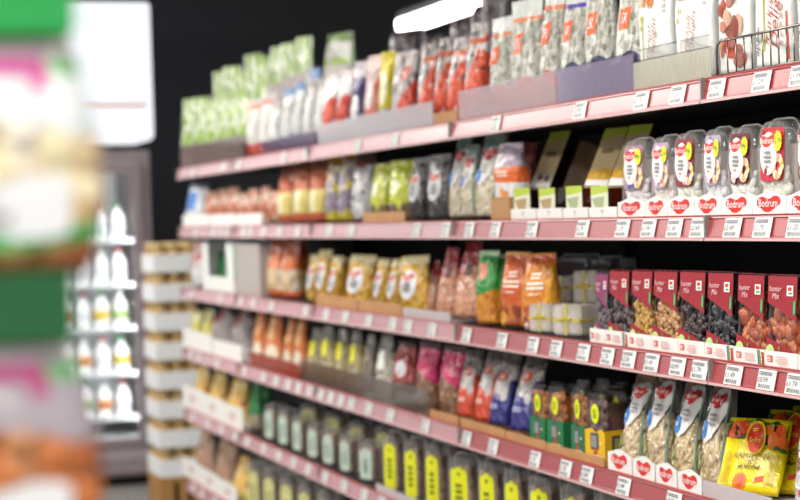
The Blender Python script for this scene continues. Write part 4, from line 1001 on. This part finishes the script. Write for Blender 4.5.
run('apricotsmall', 2, [(566, 582, 186), (591, 608, 186)], 'small apricot tub with lime sleeve', s=.012, rot=8, lift=.003)
for i, (a, b) in enumerate(((511, 536), (537, 562), (563, 588), (589, 617))):
    tray(2, a, b, 11, WCARD, f'{ORD[i]} low white tray from the far end under the date tubs', depth=.15, group='low white trays under the date tubs',
         shapes=[('mark', [('poly', [(-.05, .35), (.0, .3), (.06, .62), (.0, .6)], '9a9890'), ('poly', [(-.12, .6), (.12, .68), (.1, .74), (-.14, .68)], '9a9890')])])
place('datestall', 2, 522, 542, 140, s=.075, rot=22, tilt=30, lift=.012, label='tall date pack leaning back behind the small date tubs')
run('apricotstall', 2, [(577, 600, 137), (601, 624, 134)], 'tall apricot pack leaning back', s=.07, rot=22, tilt=30, lift=.012)
z = LEV[2]; Y = yat(572, XF+.2, z+.06)
t = thing('round_lid', 'round brown wooden lid standing upright behind the apricot tubs', 'lid', (XF+.2, Y, z+.007), -PI/2+R(30), None, R(-12))
pts = [(.085*math.cos(a*2*PI/40), .085+.085*math.sin(a*2*PI/40)) for a in range(40)]; pts2 = [(x*.9, .085+(zz-.085)*.9) for x, zz in pts]
put('disc', MB().prism(pts, 0, .012, plain('brown lid', 'b8926c', .4, var=.15, bscale=30)).mesh('disc'), t)
put('rim', MB().prism(pts, .0121, .022, plain('brown lid rim', '6d4e3a', .5)).mesh('rim'), t)
run('tuba', 2, [(620, 647, 139), (649, 672, 136, dict(key='tubb')), (671, 698, 132, dict(key='tubc')), (701, 724, 128, dict(key='tubd')), (725, 754, 126, dict(key='tube')), (755, 789, 119.5, dict(key='tubf')), (793, 826, 116, dict(key='tube'))],
    'clear tub of sweets with white oval label', s=.012, rot=6, lift=.003, tilt=3)
run('tubf', 2, [(700, 722, 134), (762, 790, 128)], 'clear tub of sweets in the row behind', s=.1, rot=6, lift=.003)
for i, (a, b) in enumerate(((618, 645.5), (645.5, 667.5), (667.5, 694.5), (694.5, 722), (722, 752.5), (752.5, 787), (787, 823))):
    tray(2, a, b, 20+i*.7, WCARD, f'{ORD[i]} white heart logo tray from the far end under the clear sweet tubs', depth=.16, shapes=HRT(1.0), scallop=1, group='white heart logo trays on the second shelf')

# ------------------------------------------------------------------ THIRD SHELF
bag_kind('redwhitebag', 'snack_bag', 'bag', .15, .2, .07, 'pillow', film('red and pale film', 'd5cfd0', [('blot', 18, .52, .35, 1, 'c2443c'), ('band', 0, .35, 'e4e4e4')]))
place('redwhitebag', 3, 190, 202, 244, s=.05, rot=20, label='red and white bag in the white display box at the far end', d=.06)
def window_box(lev, l, r, top, label, m, open_=True, depth=.16):
    z, y0, y1 = span(lev, l, r, .01); px, pb, zd = proj((XF, (y0+y1)/2, z)); h = (pb-top)*zd/F; L = y1-y0; g = .004
    t = thing('display_box', label, 'box', (XF+.01, (y0+y1)/2, z+.001), -PI/2)
    mb = MB().box(-L/2, L/2, 0, depth, 0, g, m).box(-L/2, L/2, depth-g, depth, g, h, m).box(-L/2, -L/2+g, 0, depth-g, g, h, m).box(L/2-g, L/2, 0, depth-g, g, h, m)
    e = L*.2
    mb.box(-L/2+g, -L/2+e, 0, g, g, h, m).box(L/2-e, L/2-g, 0, g, g, h, m).box(-L/2+e, L/2-e, 0, g, g, h*.3, m)
    put('card_shell', mb.mesh('card_shell'), t); return t, L, h
wb = plain('white display card', 'e4e8e6', .5)
window_box(3, 203, 234, 242, 'white display box with an open front window', wb)
place('greenleaf', 3, 213, 224, 250, s=.05, rot=10, label='small green bag inside the white display box', d=.03, lift=.006, jit=False, wk=.8)
t, L, h = window_box(3, 236, 262, 244, 'pale grey display box with a green edge stripe', plain('pale grey card', 'aca4a0', .6))
put('front_panel', MB().box(-L/2+.001, L/2-.001, -.004, -.0005, .001, h, plain('pale grey card', 'aca4a0', .6)).mesh('front_panel'), t)
put('green_stripe', MB().box(-L/2+.002, -L/2+.022, -.0052, -.0042, h*.25, h*.95, ink('4a9a5a')).mesh('green_stripe'), t)
run('orangebag', 3, [(264, 280, 240), (278, 293, 241), (294, 304, 244, dict(s=.13, d=.05))], 'orange bag with cream window', s=.02, rot=22)
run('yellownut', 3, [(304, 313, 256), (314, 325, 254), (326, 337, 259), (336, 343, 259, dict(s=.05)), (343, 367, 254), (371, 383, 262), (384, 396, 259), (397, 424, 259)], 'golden nut bag with white oval label', s=.02, rot=26, lift=.003)
tray(3, 316, 358, 12, CARD, 'brown card tray under the far golden nut bags', depth=.14)
tray(3, 359, 402, 12, CARD, 'brown card tray under the near golden nut bags', depth=.14)
tray(3, 403, 450, 10, GCARD, 'low grey card tray beside the golden nut bags', depth=.14)
run('peanutred', 3, [(425, 433, 262, dict(s=.05)), (433, 452, 250), (450, 476, 249)], 'red-topped bag of pink peanuts', s=.02, rot=28, tilt=5)
run('greenpouch', 3, [(476, 493, 252), (494, 501, 254, dict(s=.05))], 'green pouch with an orange nut window', s=.02, rot=25)
run('orangepouch', 3, [(500, 522, 253), (523, 549, 253, dict(key='amberpouch'))], 'orange pouch with white lettering', s=.02, rot=28)
run('ribbon', 3, [(529, 552, 304), (553, 580, 305)], 'clear-wrapped front row block with yellow ribbon', s=.015, rot=22)
run('ribbon', 3, [(553, 572, 276), (573, 597, 271)], 'clear-wrapped sweet block with yellow ribbon stacked behind', s=.12, rot=22, lift=.062)
run('ribbon', 3, [(560, 580, 306), (582, 603, 307)], 'clear-wrapped sweet block carrying the stacked blocks', s=.12, rot=22)
tub_kind('darktub', 'fruit_tub', 'tub', .16, .13, .08, ['3a1e18', '54302a', '2a1410'], [('label', [('poly', [(-.9, .7), (.9, .7), (.9, .95), (-.9, .95)], '4a2420')])], v1=.9, rt=.012)
run('darktub', 3, [(552, 590, 255), (592, 612, 257)], 'dark brown fruit tub at the back', s=.25, rot=15, d=.08)
CARTS = [(594, 607, 275, 'cpurple', 'purple'), (608, 628, 272, 'cgrey', 'grey brown'), (630, 651, 272, 'cgold', 'golden'), (652, 676, 272.5, 'cpeanut', 'peanut coloured'), (678, 704, 273, 'cdark', 'dark brown'), (706, 732, 274, 'cblack', 'black'), (736, 763, 276, 'corange', 'chunky orange'), (766, 796, 277, 'capricot', 'rust coloured apricot'), (800, 832, 279, 'corange', 'orange')]
for a, b, top, k, ds in CARTS:
    place(k, 3, a, b, top, s=.012, rot=5, tilt=4, lift=.003, group='dark red dried fruit cartons on the third shelf',
          label=f'dark red carton with {ds} fruit in its window' if k not in ('cpurple', 'cpeanut') and b < 800 else ('purple dried fruit carton at the far end of the red cartons' if k == 'cpurple' else ('dark red carton with peanut coloured pieces in its window' if k == 'cpeanut' else 'dark red carton at the very near end of the third shelf, cut by the frame')))
TRSH = [('print', [('poly', [(-.85, .3), (-.5, .3), (-.5, .72), (-.85, .72)], 'd86a5a'), ('lines', -.67, .5, .14, .14, 3, 'f0e4e0'), ('lines', .1, .5, .45, .25, 4, 'e0b4ac')])]
for i, (a, b) in enumerate(((590, 605), (605, 628), (628, 652), (652, 678), (678, 705), (705, 734), (734, 765), (765, 798), (798, 830))):
    sh = TRSH + ([('flag', [('poly', [(.6, .02), (.68, .02), (.62, .98), (.54, .98)], '6a5aa0'), ('poly', [(.7, .02), (.8, .02), (.74, .98), (.64, .98)], '6ab03a'), ('poly', [(.84, .02), (.99, .05), (.97, .85), (.82, .85)], 'c43a3a'), ('lines', .9, .45, .04, .3, 4, 'f4e8e4')])] if i in (1, 5, 6, 8) else [])
    tray(3, a, b, 14.5+i*.2, WCARD, f'{ORD[i]} white printed tray from the far end under the red cartons', depth=.14, shapes=sh, group='white printed trays under the red cartons')

# ------------------------------------------------------------------ FOURTH SHELF
run('yellowbag', 4, [(188, 197, 312), (200, 209, 310)], 'pale yellow snack bag', s=.04, d=.05, jit=False, rot=15, lift=.003)
run('clearlabel', 4, [(208, 228, 301), (229, 246, 308)], 'greyish clear bag with red top label', s=.05, rot=25, lift=.003)
tray(4, 183, 212, 19, WCARD, 'white tray at the far end of the fourth shelf down')
tray(4, 213, 242, 17, WCARD, 'second white tray from the far end of the fourth shelf down')
run('pastaorange', 4, [(250, 262, 314), (262, 278, 313), (280, 290, 318), (291, 302, 318)], 'orange bag with a cream pasta window', s=.02, rot=22)
guard(4, 250, 299, 15, 'reddish plastic guard in front of the orange pasta bags', clear('red guard plastic', 'f0b0a0', .1, .1, milk=.35, milkcol='b8503c'))
run('paleyel', 4, [(303, 315, 330), (316, 330, 326), (331, 343, 332), (344, 357, 333), (358, 369, 338, dict(key='brownnut')), (370, 388, 336, dict(key='whitenut'))], 'clear gathered bag of pale nuts', s=.02, rot=25)
place('redbag', 4, 388, 411, 341, s=.02, rot=28, label='dark red glossy bag with a white oval panel')  # white oval on the dark red film
run('magenta', 4, [(412, 434, 346), (435, 458, 345)], 'magenta-topped bag of brown nuts', s=.02, rot=30, wk=1.05)
guard(4, 300, 429, 23, 'brownish clear plastic guard in front of the pale nut bags', clear('smoky guard plastic', 'e8e0da', .08, .08, milk=.12, milkcol='8d7058'))
run('foilred', 4, [(453, 469, 356), (470, 487, 355)], 'red and silver foil bag', s=.02, rot=28, tilt=15, lift=.003, wk=1.1)
run('foilblue', 4, [(484, 504, 357), (505, 527, 357)], 'blue and silver foil bag', s=.02, rot=28, tilt=15, lift=.003, wk=1.1)
tray(4, 425, 458, 9, CARD, 'first brown card tray from the far end of the fourth shelf down', depth=.13)
tray(4, 461, 505, 9, CARD, 'brown card tray under the foil bags', depth=.15)
tray(4, 506, 546, 9, CARD, 'brown card tray under the green sleeved boxes', depth=.13)
tray(4, 547, 604, 9, CARD, 'longest brown card tray, under the yellow sleeved box', depth=.13)
run('boxgreen', 4, [(531, 546, 386), (548, 564, 388), (572, 585, 390)], 'clear fruit box with green sleeve', s=.012, rot=12, lift=.003)
place('boxyellow', 4, 586, 606, 395, s=.012, rot=14, lift=.003, label='clear fruit box with a yellow sleeve beside the green sleeved boxes')
run('boxplain', 4, [(577, 590, 382), (596, 609, 386), (611, 624, 388)], 'clear fruit box behind the sleeved boxes', s=.12, rot=12)
run('almondbag', 4, [(616, 637, 372), (638, 664, 372), (666, 693, 376, dict(key='seedbag')), (693, 719, 379)], 'clear nut bag with white swoosh label', s=.016, rot=28, tilt=14, lift=.003)
for i, (a, b) in enumerate(((608, 632), (633, 655), (656, 677), (678, 702))):
    tray(4, a, b, 23, WCARD, f'{ORD[i]} white heart logo tray from the far end under the swoosh label bags', depth=.15, shapes=HRT(.95), scallop=1, group='white heart logo trays on the fourth shelf')
tray(4, 703, 772, 17, GCARD, 'long grey card tray under the yellow apricot sachets', depth=.2)
place('sofra', 4, 772, 826, 416, s=.15, rot=30, tilt=32, lift=.003, label='third yellow apricot sachet, rearmost of the leaning stack', group='yellow apricot sachets')
place('sofra', 4, 748, 806, 420, s=.095, rot=30, tilt=32, lift=.003, label='second yellow apricot sachet, in the middle of the leaning stack', group='yellow apricot sachets')
place('sofra', 4, 712, 774, 428, s=.03, rot=32, tilt=32, lift=.003, label='front yellow apricot sachet with round red logo', group='yellow apricot sachets')
place('nutwhite', 4, 787, 830, 428, s=.012, rot=22, tilt=6, label='white labelled nut bag at the near end of the fourth shelf')

# ------------------------------------------------------------------ FIFTH SHELF
run('amberbag', 5, [(190, 205, 366), (206, 222, 368), (224, 241, 374)], 'amber snack bag behind the white logo tray', s=.03, rot=25, lift=.003)
for i, (a, b) in enumerate(((183, 203), (203, 223), (223, 243))):
    tray(5, a, b, 22, WCARD, f'{ORD[i]} white tray with a small pale mark from the far end of the fifth shelf', shapes=[('logo', [('heart', 0, .5, .3, .25, 'd4b4ac')])], group='white trays on the fifth shelf')
run('greenleaf', 5, [(246, 256, 386), (256, 264, 384, dict(s=.1))], 'deep green snack bag', s=.02, rot=25)
run('gtub', 5, [(264, 275, 404), (278, 289, 409), (292, 303, 415), (307, 319, 423), (322, 335, 428), (339, 352, 434), (358, 375, 441)], 'clear nut tub with pale green label', s=.012, rot=20)
run('ytub', 5, [(382, 400, 432), (403, 421, 438), (424, 443, 442), (447, 474, 454), (477, 500, 459), (503, 524, 466), (527, 555, 473), (559, 589, 480), (593, 624, 488)], 'clear nut tub with bright yellow label', s=.012, rot=20, wk=.92)
run('btub', 5, [(300, 318, 402), (324, 342, 411), (348, 366, 420), (374, 394, 424)], 'olive-labelled nut tub of the second row', s=.13, rot=20)
run('darktub', 5, [(410, 436, 432), (442, 470, 440), (478, 508, 450), (516, 548, 462)], 'dark brown fruit tub in the second row', s=.14, rot=15, d=.08)
tray(5, 376, 440, 9, GCARD, 'low grey card tray under the yellow labelled tubs', depth=.009, s=.001)

# ------------------------------------------------------------------ LOWEST SHELF
run('brownbag', 6, [(192, 210, 428), (211, 230, 434)], 'brown glossy snack bag', s=.04, rot=25, lift=.003)
place('amberbag', 6, 229, 246, 460, s=.025, rot=25, label='amber snack bag on the lowest shelf')
run('btub', 6, [(248, 261, 462), (263, 277, 468), (280, 295, 474), (298, 313, 480), (317, 333, 487)], 'clear nut tub with olive label', s=.012, rot=20)
for i, (a, b) in enumerate(((183, 201), (201, 219), (219, 237))):
    tray(6, a, b, 19, WCARD, f'{ORD[i]} white tray with a small pale mark from the far end of the lowest shelf', shapes=[('logo', [('heart', 0, .5, .3, .25, 'd4b4ac')])], group='white trays on the lowest shelf')

# ------------------------------------------------------------------ snack bags hanging on a clip strip close to the camera
def hang_bag(key, nuts, base, label_col):
    w, h, d = .172, .172, .035
    def build(seed):
        m = film(key+' film', base, [('band', 0, .44, ('nuts', nuts, 70)), ('ell', .1, .44, .7, .05, ('nuts', nuts, 70)), ('below', .13, .04, '3fae5a'), ('below', .06, .05, ('nuts', ['a8562c', 'd8a060', '7a3a20'], 60)),
            ('band', .63, .69, label_col), ('rect', .78, 1, .63, .69, '6fb070'), ('rect', .66, .78, .58, .65, label_col), ('band', .69, .74, 'e4d4de'), ('band', .74, 1, '1f9a48'), ('band', .735, .745, 'a8903c')], .18, crinkle=.5)
        mb, S = bag_body(w, h, d, 'hang', seed+3, m)
        return [('bag_film', mb.mesh('bag_film')), ('label', decor([('rrect', .1, .22, .72, .1, 'e6e8ea'), ('lines', .15, .19, .45, .02, 1, '8a8490'), ('lines', .15, .25, .3, .015, 1, 'b8b4bc')], S, w/2, h).mesh('label'), 'white paper label'),
                ('header_card', MB().box(-w*.42, w*.42, -d*.5-.0035, -d*.5-.002, h*.755, h*.97, plain(key+' header', '25a14c' if key == 'hangpale' else '0f5a2a', .25, coat=.8, bump=.9, bscale=25)).mesh('header_card'), 'green header card')]  # same green on both bags; the lower header's shade is put into its colour
    kind(key, 'hanging_snack_bag', 'bag', (w, h, d), build)
hang_bag('hangpale', ['e8d8a0', 'f2e6c4', 'c89a50', 'f4efe0'], 'dfe6e6', 'd8409c'); hang_bag('hangrust', ['b8622c', 'd07a3c', '8d4420', 'c98a54'], 'a9a0a8', 'b8387c')
HD = 1.02
for key, yt, lab in (('hangpale', -20, 'upper hanging snack bag with green header and pale nuts, close to the camera'), ('hangrust', 284, 'lower hanging snack bag with green header and rust coloured nuts, close to the camera')):
    p = at_depth(-50, yt+300, HD)
    o = thing('hanging_snack_bag', lab, 'bag', p, -R(12), 'snack bags on the clip strip'); instance(key, o, 0)
p = at_depth(-50, 620, HD+.06)
t = thing('hanging_clip_strip', 'clear plastic clip strip from the ceiling holding the green-headed snack bags', 'clip strip', (p.x, p.y, p.z), -R(12))
put('strip', MB().box(-.015, .015, 0, .0015, 0, 2.9-p.z, clear('strip plastic', 'ffffff', .15, .1, milk=.2)).mesh('strip'), t)
for yt in (-20, 284):
    zz = at_depth(-50, yt+300, HD).z + .172*.93 - p.z
    put('hook', MB().tube([(0, 0, zz-.01), (0, -.03, zz-.01), (0, -.064, zz+.002)], .0018, CH, 6).mesh('hook'), t)
